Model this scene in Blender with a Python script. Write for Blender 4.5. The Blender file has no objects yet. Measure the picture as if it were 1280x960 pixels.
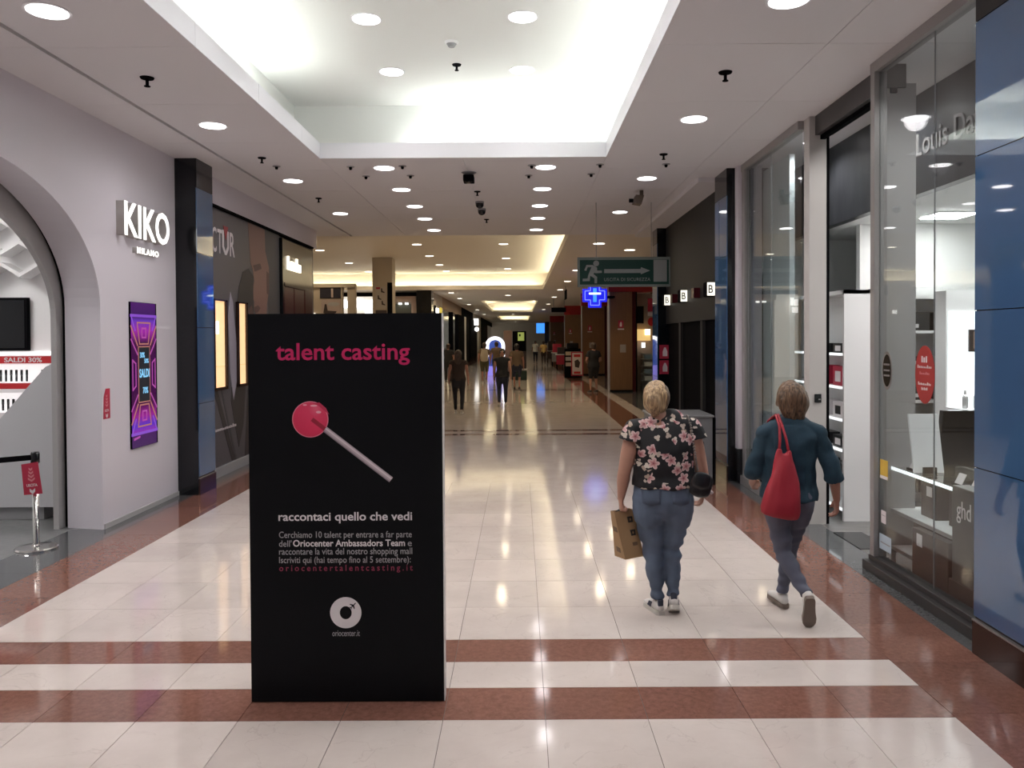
import bpy, bmesh, math, random
from mathutils import Vector, Matrix
from mathutils.bvhtree import BVHTree

random.seed(7)
SC = bpy.context.scene
COL = SC.collection

# ---------------------------------------------------------------- camera
CAM_H = 1.876
PITCH, ROLL = 0.0159, 0.0055
cam_data = bpy.data.cameras.new('camera')
cam_data.sensor_width = 36.0
cam_data.lens = 36.0 * 1000.0 / 1280.0
cam_data.shift_x = -10.0 / 1280.0
cam_data.shift_y = -42.0 / 1280.0
cam_data.clip_start = 0.05
cam_data.clip_end = 400
cam = bpy.data.objects.new('camera', cam_data)
COL.objects.link(cam)
cam.matrix_world = (Matrix.Translation((0, 0, CAM_H)) @ Matrix.Rotation(math.pi / 2 - PITCH, 4, 'X')
                    @ Matrix.Rotation(-ROLL, 4, 'Z'))
SC.camera = cam

# ---------------------------------------------------------------- world, exposure
w = bpy.data.worlds.new('world')
SC.world = w
w.use_nodes = True
w.node_tree.nodes['Background'].inputs[0].default_value = (0.9, 0.86, 0.84, 1)
w.node_tree.nodes['Background'].inputs[1].default_value = 0.15
SC.view_settings.view_transform = 'Standard'
SC.view_settings.look = 'None'
SC.view_settings.gamma = 1.0
SC.view_settings.use_curve_mapping = False
SC.view_settings.exposure = 0.08
# lamp output of the place, watts
SPOT_COOL = 46.0      # mall downlights in the near corridor
SPOT_MID = 11.0       # weaker downlights of the two middle rows
SPOT_WARM = 76.0      # downlights of the hall and the far corridor
TUBE_COOL = 34.0       # fluorescent tubes in the ceiling coves (emission strength)
TUBE_WARM = 22.0
COOL = (1.0, 0.935, 0.955)
WARM = (1.0, 0.80, 0.52)

# ---------------------------------------------------------------- helpers: materials
def nodes_of(m):
    return m.node_tree.nodes, m.node_tree.links

def mat(name, col, rough=0.5, metal=0.0, spec=0.5, emit=None, es=0.0, coat=0.0, noise=0.0, nscale=8.0, bump=0.0, stretch=(1, 1, 1)):
    m = bpy.data.materials.new(name)
    m.use_nodes = True
    n, l = nodes_of(m)
    b = n['Principled BSDF']
    b.inputs['Base Color'].default_value = (*col, 1)
    b.inputs['Roughness'].default_value = rough
    b.inputs['Metallic'].default_value = metal
    b.inputs['Specular IOR Level'].default_value = spec
    b.inputs['Coat Weight'].default_value = coat
    if emit:
        b.inputs['Emission Color'].default_value = (*emit, 1)
        b.inputs['Emission Strength'].default_value = es
    if noise or bump:
        tc = n.new('ShaderNodeTexCoord')
        mp = n.new('ShaderNodeMapping')
        mp.inputs['Scale'].default_value = stretch
        nz = n.new('ShaderNodeTexNoise')
        nz.inputs['Scale'].default_value = nscale
        nz.inputs['Detail'].default_value = 5
        l.new(tc.outputs['Object'], mp.inputs[0])
        l.new(mp.outputs[0], nz.inputs['Vector'])
        if noise:
            mx = n.new('ShaderNodeMix')
            mx.data_type = 'RGBA'
            mx.inputs[6].default_value = (*[max(0, c * (1 - noise)) for c in col], 1)
            mx.inputs[7].default_value = (*[min(1, c * (1 + noise)) for c in col], 1)
            l.new(nz.outputs['Fac'], mx.inputs[0])
            l.new(mx.outputs[2], b.inputs['Base Color'])
        if bump:
            bp = n.new('ShaderNodeBump')
            bp.inputs['Strength'].default_value = bump
            bp.inputs['Distance'].default_value = 0.01
            l.new(nz.outputs['Fac'], bp.inputs['Height'])
            l.new(bp.outputs[0], b.inputs['Normal'])
    return m

def marble(name, c0, c1, vein, vscale=1.6, vw=0.03, rough=0.07, mottle=5.0, vein_amt=0.6, tile_var=0.08):
    m = bpy.data.materials.new(name)
    m.use_nodes = True
    n, l = nodes_of(m)
    b = n['Principled BSDF']
    b.inputs['Roughness'].default_value = rough
    geo = n.new('ShaderNodeNewGeometry')
    nz = n.new('ShaderNodeTexNoise'); nz.inputs['Scale'].default_value = mottle; nz.inputs['Detail'].default_value = 8; nz.inputs['Roughness'].default_value = 0.65
    l.new(geo.outputs['Position'], nz.inputs['Vector'])
    rp = n.new('ShaderNodeValToRGB')
    rp.color_ramp.elements[0].position = 0.3; rp.color_ramp.elements[0].color = (*c0, 1)
    rp.color_ramp.elements[1].position = 0.7; rp.color_ramp.elements[1].color = (*c1, 1)
    l.new(nz.outputs['Fac'], rp.inputs[0])
    # veins: thin iso-lines of a warped noise
    n2 = n.new('ShaderNodeTexNoise'); n2.inputs['Scale'].default_value = vscale; n2.inputs['Detail'].default_value = 6; n2.inputs['Distortion'].default_value = 1.2
    oi = n.new('ShaderNodeObjectInfo')
    ad = n.new('ShaderNodeVectorMath'); ad.operation = 'MULTIPLY_ADD'
    cb = n.new('ShaderNodeCombineXYZ')
    l.new(oi.outputs['Random'], cb.inputs[2])
    ad.inputs[1].default_value = (0, 0, 9)
    l.new(cb.outputs[0], ad.inputs[0]); l.new(geo.outputs['Position'], ad.inputs[2])
    l.new(ad.outputs[0], n2.inputs['Vector'])
    s = n.new('ShaderNodeMath'); s.operation = 'SUBTRACT'; s.inputs[1].default_value = 0.5
    l.new(n2.outputs['Fac'], s.inputs[0])
    a = n.new('ShaderNodeMath'); a.operation = 'ABSOLUTE'; l.new(s.outputs[0], a.inputs[0])
    mr = n.new('ShaderNodeMapRange'); mr.inputs[1].default_value = 0.0; mr.inputs[2].default_value = vw; mr.inputs[3].default_value = vein_amt; mr.inputs[4].default_value = 0.0
    l.new(a.outputs[0], mr.inputs[0])
    mx = n.new('ShaderNodeMix'); mx.data_type = 'RGBA'; mx.inputs[7].default_value = (*vein, 1)
    l.new(mr.outputs[0], mx.inputs[0]); l.new(rp.outputs[0], mx.inputs[6])
    hv = n.new('ShaderNodeHueSaturation')
    vr = n.new('ShaderNodeMapRange'); vr.inputs[3].default_value = 1 - tile_var; vr.inputs[4].default_value = 1 + tile_var
    l.new(oi.outputs['Random'], vr.inputs[0]); l.new(vr.outputs[0], hv.inputs['Value'])
    l.new(mx.outputs[2], hv.inputs['Color']); l.new(hv.outputs[0], b.inputs['Base Color'])
    return m

def glass_mat(name, tint=(0.93, 0.96, 0.96), ior=1.5, boost=1.0):
    m = bpy.data.materials.new(name)
    m.use_nodes = True
    n, l = nodes_of(m)
    n.remove(n['Principled BSDF'])
    out = n['Material Output']
    # Schlick reflectance from the facing ratio, the same for both sides of the thin pane
    lw = n.new('ShaderNodeLayerWeight'); lw.inputs['Blend'].default_value = 0.5
    pw_ = n.new('ShaderNodeMath'); pw_.operation = 'POWER'; pw_.inputs[1].default_value = 5.0
    l.new(lw.outputs['Facing'], pw_.inputs[0])
    fr = n.new('ShaderNodeMath'); fr.operation = 'MULTIPLY_ADD'; fr.inputs[1].default_value = 0.96; fr.inputs[2].default_value = 0.04
    l.new(pw_.outputs[0], fr.inputs[0])
    mu = n.new('ShaderNodeMath'); mu.operation = 'MULTIPLY'; mu.inputs[1].default_value = boost; mu.use_clamp = True
    tr = n.new('ShaderNodeBsdfTransparent'); tr.inputs[0].default_value = (*tint, 1)
    gl = n.new('ShaderNodeBsdfGlossy'); gl.inputs['Roughness'].default_value = 0.0
    mx = n.new('ShaderNodeMixShader')
    l.new(fr.outputs[0], mu.inputs[0]); l.new(mu.outputs[0], mx.inputs[0])
    l.new(tr.outputs[0], mx.inputs[1]); l.new(gl.outputs[0], mx.inputs[2]); l.new(mx.outputs[0], out.inputs[0])
    return m

# ---------------------------------------------------------------- helpers: geometry
ROOT = {}

def setp(o, label=None, cat=None, group=None, kind=None):
    if label: o['label'] = label
    if cat: o['category'] = cat
    if group: o['group'] = group
    if kind: o['kind'] = kind
    return o

def thing(name, label, cat, loc=(0, 0, 0), group=None, rz=0.0, kind=None):
    o = bpy.data.objects.new(name, None)
    o.empty_display_size = 0.05
    COL.objects.link(o)
    o.location = loc
    o.rotation_euler = (0, 0, rz)
    ROOT[o.name] = Vector(loc)
    return setp(o, label, cat, group, kind)

def mk(name, bm, m, parent=None, smooth=False, local=False, label=None, cat=None, group=None, kind=None, origin=None):
    """bmesh in world coordinates (or local to the parent) -> one mesh object"""
    if isinstance(bm, bpy.types.Mesh):
        me = bm
    else:
        me = bpy.data.meshes.new(name)
        bm.to_mesh(me)
        bm.free()
    o = bpy.data.objects.new(name, me)
    COL.objects.link(o)
    off = Vector((0, 0, 0))
    if parent is not None:
        o.parent = parent
        off = ROOT.get(parent.name, Vector((0, 0, 0)))
    elif origin is not None:
        off = Vector(origin)
        o.location = off
    ROOT[o.name] = off
    if not local and off.length > 0:
        me.transform(Matrix.Translation(-off))
    if m is not None:
        if isinstance(m, (list, tuple)):
            for q in m: me.materials.append(q)
        else:
            me.materials.append(m)
    if smooth:
        for p in me.polygons: p.use_smooth = True
    setp(o, label, cat, group, kind)
    return o

def nb():
    return bmesh.new()

def box(bm, x0, x1, y0, y1, z0, z1, bev=0.0):
    vs = [bm.verts.new((x, y, z)) for z in (z0, z1) for y in (y0, y1) for x in (x0, x1)]
    fs = []
    for q in ((0, 2, 3, 1), (4, 5, 7, 6), (0, 1, 5, 4), (2, 6, 7, 3), (0, 4, 6, 2), (1, 3, 7, 5)):
        fs.append(bm.faces.new([vs[i] for i in q]))
    if bev > 0:
        es = list({e for f in fs for e in f.edges})
        bmesh.ops.bevel(bm, geom=es, offset=bev, segments=2, affect='EDGES', profile=0.5)
    return bm

def B(x0, x1, y0, y1, z0, z1, bev=0.0):
    return box(nb(), min(x0, x1), max(x0, x1), min(y0, y1), max(y0, y1), min(z0, z1), max(z0, z1), bev)

def prism(bm, pts, n, d):
    """closed polygon (3D points) extruded by vector n*d"""
    v = Vector(n) * d
    a = [bm.verts.new(p) for p in pts]
    b = [bm.verts.new(Vector(p) + v) for p in pts]
    k = len(pts)
    try:
        bm.faces.new(list(reversed(a))); bm.faces.new(b)
    except ValueError:
        pass
    for i in range(k):
        j = (i + 1) % k
        bm.faces.new((a[i], a[j], b[j], b[i]))
    bmesh.ops.recalc_face_normals(bm, faces=bm.faces)
    return bm

def lathe(bm, prof, c=(0, 0, 0), seg=24, sy=1.0):
    rings = []
    for r, z in prof:
        rings.append([bm.verts.new((c[0] + r * math.cos(2 * math.pi * i / seg), c[1] + sy * r * math.sin(2 * math.pi * i / seg), c[2] + z)) for i in range(seg)])
    for a, b in zip(rings, rings[1:]):
        for i in range(seg):
            j = (i + 1) % seg
            bm.faces.new((a[i], a[j], b[j], b[i]))
    bm.faces.new(list(reversed(rings[0]))); bm.faces.new(rings[-1])
    bmesh.ops.recalc_face_normals(bm, faces=bm.faces)
    return bm

def tube(bm, pts, r, seg=8):
    pts = [Vector(p) for p in pts]
    rings = []
    prev = None
    for i, p in enumerate(pts):
        t = (pts[min(i + 1, len(pts) - 1)] - pts[max(i - 1, 0)]).normalized()
        ref = prev if prev is not None else (Vector((0, 0, 1)) if abs(t.z) < 0.9 else Vector((1, 0, 0)))
        a = (ref - t * ref.dot(t)).normalized()
        prev = a
        b = t.cross(a)
        rr = r[i] if isinstance(r, (list, tuple)) else r
        rings.append([bm.verts.new(p + (a * math.cos(2 * math.pi * k / seg) + b * math.sin(2 * math.pi * k / seg)) * rr) for k in range(seg)])
    for a, b in zip(rings, rings[1:]):
        for k in range(seg):
            j = (k + 1) % seg
            bm.faces.new((a[k], a[j], b[j], b[k]))
    bm.faces.new(list(reversed(rings[0]))); bm.faces.new(rings[-1])
    bmesh.ops.recalc_face_normals(bm, faces=bm.faces)
    return bm

def sphere(bm, c, r, sc=(1, 1, 1), u=16, v=10):
    m = Matrix.Translation(c) @ Matrix.Diagonal((sc[0] * r, sc[1] * r, sc[2] * r, 1))
    bmesh.ops.create_uvsphere(bm, u_segments=u, v_segments=v, radius=1, matrix=m)
    return bm

AX = {'front': (Vector((1, 0, 0)), Vector((0, 0, 1))),     # faces the camera (-Y)
      'left': (Vector((0, 1, 0)), Vector((0, 0, 1))),      # on the left wall, faces +X
      'right': (Vector((0, -1, 0)), Vector((0, 0, 1)))}    # on the right wall, faces -X

def frame(face):
    U, V = AX[face] if isinstance(face, str) else face
    return Vector(U), Vector(V), Vector(U).cross(Vector(V))

def flat(pts, O, face, depth, bm=None):
    """2D polygon on a wall, raised by depth towards the viewer"""
    U, V, N = frame(face)
    O = Vector(O)
    return prism(bm or nb(), [O + U * p[0] + V * p[1] for p in pts], N, depth)

def ring_poly(c, rx, ry, n=32, a0=0.0, a1=2 * math.pi):
    return [(c[0] + rx * math.cos(a0 + (a1 - a0) * i / n), c[1] + ry * math.sin(a0 + (a1 - a0) * i / n)) for i in range(n)]

def text_mesh(s, bold=0.0, extrude=0.02, spacing=1.0, res=3):
    cu = bpy.data.curves.new('text', 'FONT')
    cu.body = s
    cu.size = 1.0
    cu.offset = bold
    cu.extrude = extrude
    cu.space_character = spacing
    cu.resolution_u = res
    o = bpy.data.objects.new('text', cu)
    COL.objects.link(o)
    dg = bpy.context.evaluated_depsgraph_get()
    me = bpy.data.meshes.new_from_object(o.evaluated_get(dg))
    bpy.data.objects.remove(o)
    bpy.data.curves.remove(cu)
    return me

def text(name, s, O, face, w_=None, h_=None, m=None, parent=None, depth=0.002, bold=0.0, spacing=1.0, label=None, local=False):
    """lettering fitted to a box of width w_ and height h_ whose lower left corner is O"""
    me = text_mesh(s, bold, 0.02, spacing)
    xs = [v.co.x for v in me.vertices]; ys = [v.co.y for v in me.vertices]
    x0, x1, y0, y1 = min(xs), max(xs), min(ys), max(ys)
    sx = w_ / (x1 - x0) if w_ else None
    sy = h_ / (y1 - y0) if h_ else sx
    if sx is None: sx = sy
    U, V, N = frame(face)
    O = Vector(O)
    for v in me.vertices:
        u, vv, d = (v.co.x - x0) * sx, (v.co.y - y0) * sy, (v.co.z + 0.02) / 0.04 * depth
        v.co = O + U * u + V * vv + N * d
    return mk(name, me, m, parent, label=label, local=local)

def copy_tree(o, loc, label=None):
    c = o.copy()
    COL.objects.link(c)
    c.location = loc
    ROOT[c.name] = Vector(loc)
    if label: c['label'] = label
    for ch in o.children:
        d = ch.copy(); COL.objects.link(d); d.parent = c
        for g in ch.children:
            e = g.copy(); COL.objects.link(e); e.parent = d
    return c

ORD = ['first', 'second', 'third', 'fourth', 'fifth', 'sixth', 'seventh', 'eighth', 'ninth', 'tenth', 'eleventh', 'twelfth', 'thirteenth', 'fourteenth', 'fifteenth', 'sixteenth']
# ---------------------------------------------------------------- materials
CREAM = marble('cream_marble', (0.59, 0.515, 0.47), (0.68, 0.605, 0.555), (0.42, 0.35, 0.31), 2.2, 0.006, 0.085, 2.2, 0.35, 0.045)
RED = marble('red_marble', (0.17, 0.078, 0.056), (0.27, 0.128, 0.095), (0.12, 0.05, 0.038), 12.0, 0.03, 0.075, 30.0, 0.35, 0.10)
GREYST = marble('grey_granite', (0.07, 0.075, 0.078), (0.12, 0.125, 0.128), (0.15, 0.15, 0.15), 4.0, 0.02, 0.07, 40.0, 0.3, 0.1)
SUBF = mat('joint_grout', (0.16, 0.13, 0.11), 0.8)
CEIL = mat('ceiling_paint', (0.76, 0.74, 0.755), 0.6)
CEILW = mat('ceiling_paint_warm', (0.76, 0.70, 0.62), 0.6)
TRAYM = mat('tray_paint', (0.84, 0.84, 0.82), 0.6)
LIP = mat('lip_paint', (0.80, 0.80, 0.84), 0.5)
BLACK = mat('black_matt', (0.005, 0.005, 0.006), 0.8, spec=0.02)
BLACKG = mat('black_gloss', (0.006, 0.007, 0.009), 0.12)
WHITEW = mat('white_wall_paint', (0.68, 0.645, 0.70), 0.55)
WHITE = mat('white_satin', (0.85, 0.85, 0.86), 0.35)
WHITEM = mat('white_matt', (0.8, 0.8, 0.8), 0.6)
GREYW = mat('grey_panel', (0.42, 0.41, 0.41), 0.5)
GREYD = mat('grey_fascia', (0.085, 0.085, 0.09), 0.4)
GREYM = mat('grey_metal_paint', (0.30, 0.30, 0.31), 0.38)
ALU = mat('brushed_aluminium', (0.62, 0.62, 0.63), 0.32, 0.9)
ALUD = mat('dull_aluminium', (0.36, 0.34, 0.33), 0.4, 0.7)
CHROME = mat('chrome', (0.75, 0.74, 0.72), 0.1, 1.0)
BLUEG = mat('blue_back_painted_glass', (0.05, 0.115, 0.235), 0.03, 0.0, 1.0, coat=0.5)
BLUEJ = mat('blue_joint', (0.005, 0.012, 0.03), 0.5)
GLASS = glass_mat('shop_glass', boost=1.15)
LENS = mat('downlight_lens', (1, 1, 1), 0.5, emit=(1.0, 0.96, 0.97), es=6.0)
LENSW = mat('downlight_lens_warm', (1, 1, 1), 0.5, emit=(1.0, 0.90, 0.74), es=5.0)
TUBEM = mat('fluorescent_tube', (1, 1, 1), 0.5, emit=(0.93, 1.0, 0.93), es=TUBE_COOL)
TUBEW = mat('fluorescent_tube_warm', (1, 1, 1), 0.5, emit=(1.0, 0.96, 0.72), es=TUBE_WARM)
PINK = mat('magenta_print', (0.50, 0.022, 0.11), 0.5, spec=0.2)
PINKD = mat('dark_magenta_print', (0.26, 0.02, 0.06), 0.5)
PRINTW = mat('white_print', (0.72, 0.68, 0.69), 0.5, spec=0.2)
REDP = mat('red_print', (0.5, 0.015, 0.02), 0.45)
REDC = mat('crimson_card', (0.42, 0.02, 0.055), 0.5)
BROWNW = mat('brown_wood_panel', (0.20, 0.105, 0.05), 0.4, noise=0.25, nscale=3.0, stretch=(8, 8, 0.6))
DARKRED = mat('dark_red_lacquer', (0.06, 0.008, 0.012), 0.2)
BROWNG = mat('brown_gloss', (0.035, 0.018, 0.014), 0.12)
# ---------------------------------------------------------------- structure: floor
CZ = 4.05            # ceiling height of the near corridor
XL, XR = -4.13, 2.86 # shop front planes left and right
sub = mk('floor', B(-16, 12, -6.2, 125, -0.25, -0.006), SUBF, kind='structure')

tile_cache = {}
def tile(x0, x1, y0, y1, m, gap=0.0016, name='tile', parent=None):
    key = (round(x1 - x0, 4), round(y1 - y0, 4), m.name)
    me = tile_cache.get(key)
    cx, cy = (x0 + x1) / 2, (y0 + y1) / 2
    if me is None:
        bm = B(-(x1 - x0) / 2 + gap, (x1 - x0) / 2 - gap, -(y1 - y0) / 2 + gap, (y1 - y0) / 2 - gap, -0.02, 0)
        me = bpy.data.meshes.new('tile'); bm.to_mesh(me); bm.free()
        me.materials.append(m)
        tile_cache[key] = me
    o = bpy.data.objects.new(name, me)
    COL.objects.link(o)
    o.parent = parent or sub
    o.location = (cx, cy, 0)
    return o

XC0, XC1 = -3.41, 2.13
NT = 11
TP = (XC1 - XC0) / NT
def course(y0, y1, m, shift=0.0):
    for i in range(NT):
        a = XC0 + i * TP
        tile(a, a + TP, y0, y1, m)
# courses from the near cream field to the far one
course(2.70, 3.30, CREAM); course(3.30, 3.90, CREAM)
course(3.90, 4.26, RED)
course(4.26, 4.605, CREAM)
course(4.605, 4.945, RED)
RP = 0.597
for k in range(9):
    course(4.945 + k * RP, 4.945 + (k + 1) * RP, CREAM)
YF = 4.945 + 9 * RP
# side strips of red marble and grey granite
yy = 2.7
while yy < YF - 0.1:
    y2 = min(yy + 0.62, YF)
    tile(-3.93, XC0, yy, y2, RED)
    tile(-4.45, -3.93, yy, y2, GREYST) if y2 < 7.9 else tile(-4.13, -3.93, yy, y2, GREYST)
    tile(XC1, 2.67, yy, y2, RED)
    tile(2.67, 2.98, yy, y2, GREYST)
    yy = y2
# floor beyond the countable tiles: same stone, one slab per field
def slab(x0, x1, y0, y1, m):
    mk('paving', B(x0, x1, y0, y1, -0.02, 0), m, sub)
slab(XC0, XC1, YF, 15.4, CREAM)
slab(XC0, XC1, 15.4, 15.62, RED); slab(XC0, XC1, 15.62, 16.05, CREAM); slab(XC0, XC1, 16.05, 16.27, RED)
slab(-3.93, XC0, YF, 16.3, RED); slab(-4.3, -3.93, YF, 16.3, GREYST)
slab(XC1, 2.67, YF, 16.3, RED); slab(2.67, 4.0, YF, 16.3, GREYST)
slab(XC0, XC1, 16.27, 28.5, CREAM); slab(XC0, XC1, 28.5, 28.9, RED); slab(XC0, XC1, 28.9, 40.0, CREAM)
slab(XC0, XC1, 40.0, 40.4, RED); slab(XC0, XC1, 40.4, 120, CREAM)
slab(-15.5, XC0, 16.3, 37.0, CREAM); slab(-4.3, XC0, 37.0, 120, RED)
slab(XC1, 2.75, 16.3, 120, RED); slab(2.75, 3.1, 16.3, 120, CREAM); slab(3.1, 9, 16.3, 120, GREYST)
slab(XC0, XC1, -6, 2.70, CREAM); slab(-4.13, XC0, -6, 2.70, RED); slab(XC1, 2.98, -6, 2.70, RED)
SHOPF = mat('shop_grey_floor', (0.20, 0.205, 0.205), 0.12, noise=0.15, nscale=14)
SHOPW = mat('shop_wood_floor', (0.16, 0.155, 0.15), 0.25, noise=0.3, nscale=4, stretch=(1, 10, 1))
slab(-4.45, -4.13, 7.66, 7.9, GREYST); slab(-9.0, -4.13, 7.9, 10.2, SHOPF); slab(-9.0, -4.45, 2.7, 7.9, SHOPF)
slab(2.98, 8.0, 2.7, YF, SHOPW); slab(4.0, 8.0, YF, 10.9, SHOPW)

# ---------------------------------------------------------------- structure: near ceiling
TX0, TX1, TY0, TY1 = -2.40, 1.05, 0.4, 9.68      # opening of the light tray
CV = 0.42                                       # how far the cove runs back
cb = nb()
for b_ in ((-9.0, TX0 - CV - 0.05, -6.2, 17.0), (TX1 + CV + 0.05, 8.2, -6.2, 17.0), (TX0 - CV - 0.05, TX1 + CV + 0.05, TY1 + CV + 0.05, 17.0), (TX0 - CV - 0.05, TX1 + CV + 0.05, -6.2, TY0 - CV - 0.05)):
    box(cb, b_[0], b_[1], b_[2], b_[3], CZ + 0.10, CZ + 0.16)
ceil = mk('ceiling', cb, CEIL, kind='structure')
def cpanel(x0, x1, y0, y1, m=CEIL, g=0.0025, name='ceiling_panel'):
    return mk(name, B(x0 + g, x1 - g, y0 + g, y1 - g, CZ, CZ + 0.10), m, ceil)
SEAM = 1.45
ys = [-6.2, -2.72, -1.27, 0.18, 1.63, 3.08, 4.53, 5.98, 7.43, 8.88, 10.33, 11.78, 13.23, 14.68, 17.0]
for a, b_ in zip(ys, ys[1:]):
    cpanel(-4.75 if a < 8 else -4.6, -3.58, a, b_)
    cpanel(-3.54, TX0, a, b_)
    cpanel(TX1, 2.30, a, b_)
    cpanel(2.30, 3.62, a, b_)
for a, b_ in ((9.68, 11.78), (11.78, 13.23), (13.23, 14.68), (14.68, 17.0)):
    cpanel(TX0, -0.68, a, b_); cpanel(-0.68, TX1, a, b_)
cpanel(TX0, TX1, -6.2, TY0)
mk('slot', B(-3.58, -3.54, -6, 17.0, CZ + 0.05, CZ + 0.10), BLACK, ceil)
# tray: lip boards, cove ledge, back walls and raised ceiling
TZ = 4.80
tw = nb()
box(tw, TX0 - CV - 0.05, TX0 - CV, TY0 - CV, TY1 + CV, CZ + 0.06, TZ)
box(tw, TX1 + CV, TX1 + CV + 0.05, TY0 - CV, TY1 + CV, CZ + 0.06, TZ)
box(tw, TX0 - CV, TX1 + CV, TY1 + CV, TY1 + CV + 0.05, CZ + 0.06, TZ)
box(tw, TX0 - CV, TX1 + CV, TY0 - CV - 0.05, TY0 - CV, CZ + 0.06, TZ)
mk('tray_wall', tw, TRAYM, ceil)
mk('tray_ceiling', B(TX0 - CV, TX1 + CV, TY0 - CV, TY1 + CV, TZ, TZ + 0.05), TRAYM, ceil)
LZ = 4.235
for a, b_ in zip(ys[3:], ys[4:]):
    a, b_ = max(a, TY0), min(b_, TY1)
    if b_ - a < 0.1: continue
    mk('fascia_board', B(TX0 - 0.03, TX0, a + 0.002, b_ - 0.002, CZ + 0.0005, LZ), LIP, ceil)
    mk('fascia_board', B(TX1, TX1 + 0.03, a + 0.002, b_ - 0.002, CZ + 0.0005, LZ), LIP, ceil)
mk('fascia_board', B(TX0 - 0.03, TX1 + 0.03, TY1, TY1 + 0.03, CZ + 0.0005, LZ), LIP, ceil)
mk('fascia_board', B(TX0 - 0.03, TX1 + 0.03, TY0 - 0.03, TY0, CZ + 0.0005, LZ), LIP, ceil)
tubes = [((TX0 - 0.20, 0.9, CZ + 0.15), (TX0 - 0.20, 8.75, CZ + 0.15), 'fluorescent tube along the left ledge of the near ceiling tray'),
         ((TX1 + 0.20, 0.9, CZ + 0.15), (TX1 + 0.20, 9.55, CZ + 0.15), 'fluorescent tube along the right ledge of the near ceiling tray'),
         ((-1.35, TY1 + 0.20, CZ + 0.15), (1.15, TY1 + 0.20, CZ + 0.15), 'fluorescent tube on the far ledge of the near ceiling tray')]
for p0, p1, lb in tubes:
    c = ((p0[0] + p1[0]) / 2, (p0[1] + p1[1]) / 2, p0[2])
    t_ = thing('cove_lamp', lb, 'tube light', (c[0], c[1], CZ + 0.101))
    mk('tube', tube(nb(), [p0, p1], 0.018, 8), TUBEM, t_, True)
    for e in (p0, p1):
        mk('end_socket', B(e[0] - 0.03, e[0] + 0.03, e[1] - 0.03, e[1] + 0.03, CZ + 0.101, CZ + 0.17), WHITE, t_)

# ---------------------------------------------------------------- structure: hall and far ceiling
hz = nb()
# right strip and the strips between the far trays
box(hz, 1.05, 9.0, 17.0, 36.0, CZ, CZ + 0.1)
box(hz, -15.5, 9.0, 36.0, 47.0, CZ, CZ + 0.1)
far_trays = [(47.0, 68.0), (80.0, 100.0)]
box(hz, -4.6, -2.3, 47.0, 120.0, CZ, CZ + 0.1); box(hz, 1.05, 9.0, 47.0, 120.0, CZ, CZ + 0.1)
box(hz, -2.3, 1.05, 68.0, 80.0, CZ, CZ + 0.1); box(hz, -2.3, 1.05, 100.0, 120.0, CZ, CZ + 0.1)
prism(hz, [(-3.0, 17.0, CZ), (-4.7, 17.9, CZ), (-7.5, 18.6, CZ), (-15.5, 18.8, CZ), (-15.5, 16.2, CZ), (-4.6, 16.2, CZ), (-4.6, 17.0, CZ)], (0, 0, 1), 0.1)
hceil = mk('ceiling_hall', hz, CEILW, kind='structure')
hw = nb()
box(hw, -15.6, 1.5, 16.6, 36.5, TZ, TZ + 0.05)
box(hw, 1.47, 1.52, 17.0, 36.5, CZ + 0.1, TZ); box(hw, -15.5, 1.5, 36.42, 36.47, CZ + 0.1, TZ); box(hw, -15.6, 1.5, 16.55, 16.6, CZ + 0.1, TZ)
for a, b_ in far_trays:
    box(hw, -2.75, 1.5, a - 0.45, b_ + 0.45, TZ, TZ + 0.05)
    box(hw, -2.75, -2.7, a - 0.4, b_ + 0.4, CZ + 0.1, TZ); box(hw, 1.45, 1.5, a - 0.4, b_ + 0.4, CZ + 0.1, TZ)
    box(hw, -2.7, 1.45, b_ + 0.4, b_ + 0.45, CZ + 0.1, TZ); box(hw, -2.7, 1.45, a - 0.45, a - 0.4, CZ + 0.1, TZ)
mk('tray_wall', hw, CEILW, hceil)
hl = nb()
box(hl, 1.05, 1.08, 17.0, 36.0, CZ + 0.1, LZ); box(hl, -15.5, 1.05, 36.0, 36.03, CZ + 0.1, LZ)
for a, b_ in far_trays:
    box(hl, -2.33, -2.3, a, b_, CZ + 0.1, LZ); box(hl, 1.05, 1.08, a, b_, CZ + 0.1, LZ); box(hl, -2.3, 1.05, b_, b_ + 0.03, CZ + 0.1, LZ)
mk('fascia_board', hl, CEILW, hceil)
ft = [((1.25, 17.4, 4.2), (1.25, 35.8, 4.2), 'warm fluorescent tube along the right ledge of the hall ceiling tray'),
      ((-15.0, 36.2, 4.2), (0.9, 36.2, 4.2), 'warm fluorescent tube on the far ledge of the hall ceiling tray')]
for i, (a, b_) in enumerate(far_trays):
    ft += [((-2.5, a + .3, 4.2), (-2.5, b_ - .3, 4.2), 'warm fluorescent tube on the left ledge of the %s far ceiling tray' % ORD[i]),
           ((1.25, a + .3, 4.2), (1.25, b_ - .3, 4.2), 'warm fluorescent tube on the right ledge of the %s far ceiling tray' % ORD[i]),
           ((-2.2, b_ + .2, 4.2), (0.95, b_ + .2, 4.2), 'warm fluorescent tube on the end ledge of the %s far ceiling tray' % ORD[i])]
for p0, p1, lb in ft:
    c = ((p0[0] + p1[0]) / 2, (p0[1] + p1[1]) / 2)
    t_ = thing('cove_lamp', lb, 'tube light', (c[0], c[1], CZ + 0.1))
    mk('tube', tube(nb(), [p0, p1], 0.02, 6), TUBEW, t_, True)
    for e in (p0, p1): mk('end_socket', B(e[0] - 0.03, e[0] + 0.03, e[1] - 0.03, e[1] + 0.03, CZ + 0.101, 4.22), WHITE, t_)

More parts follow.
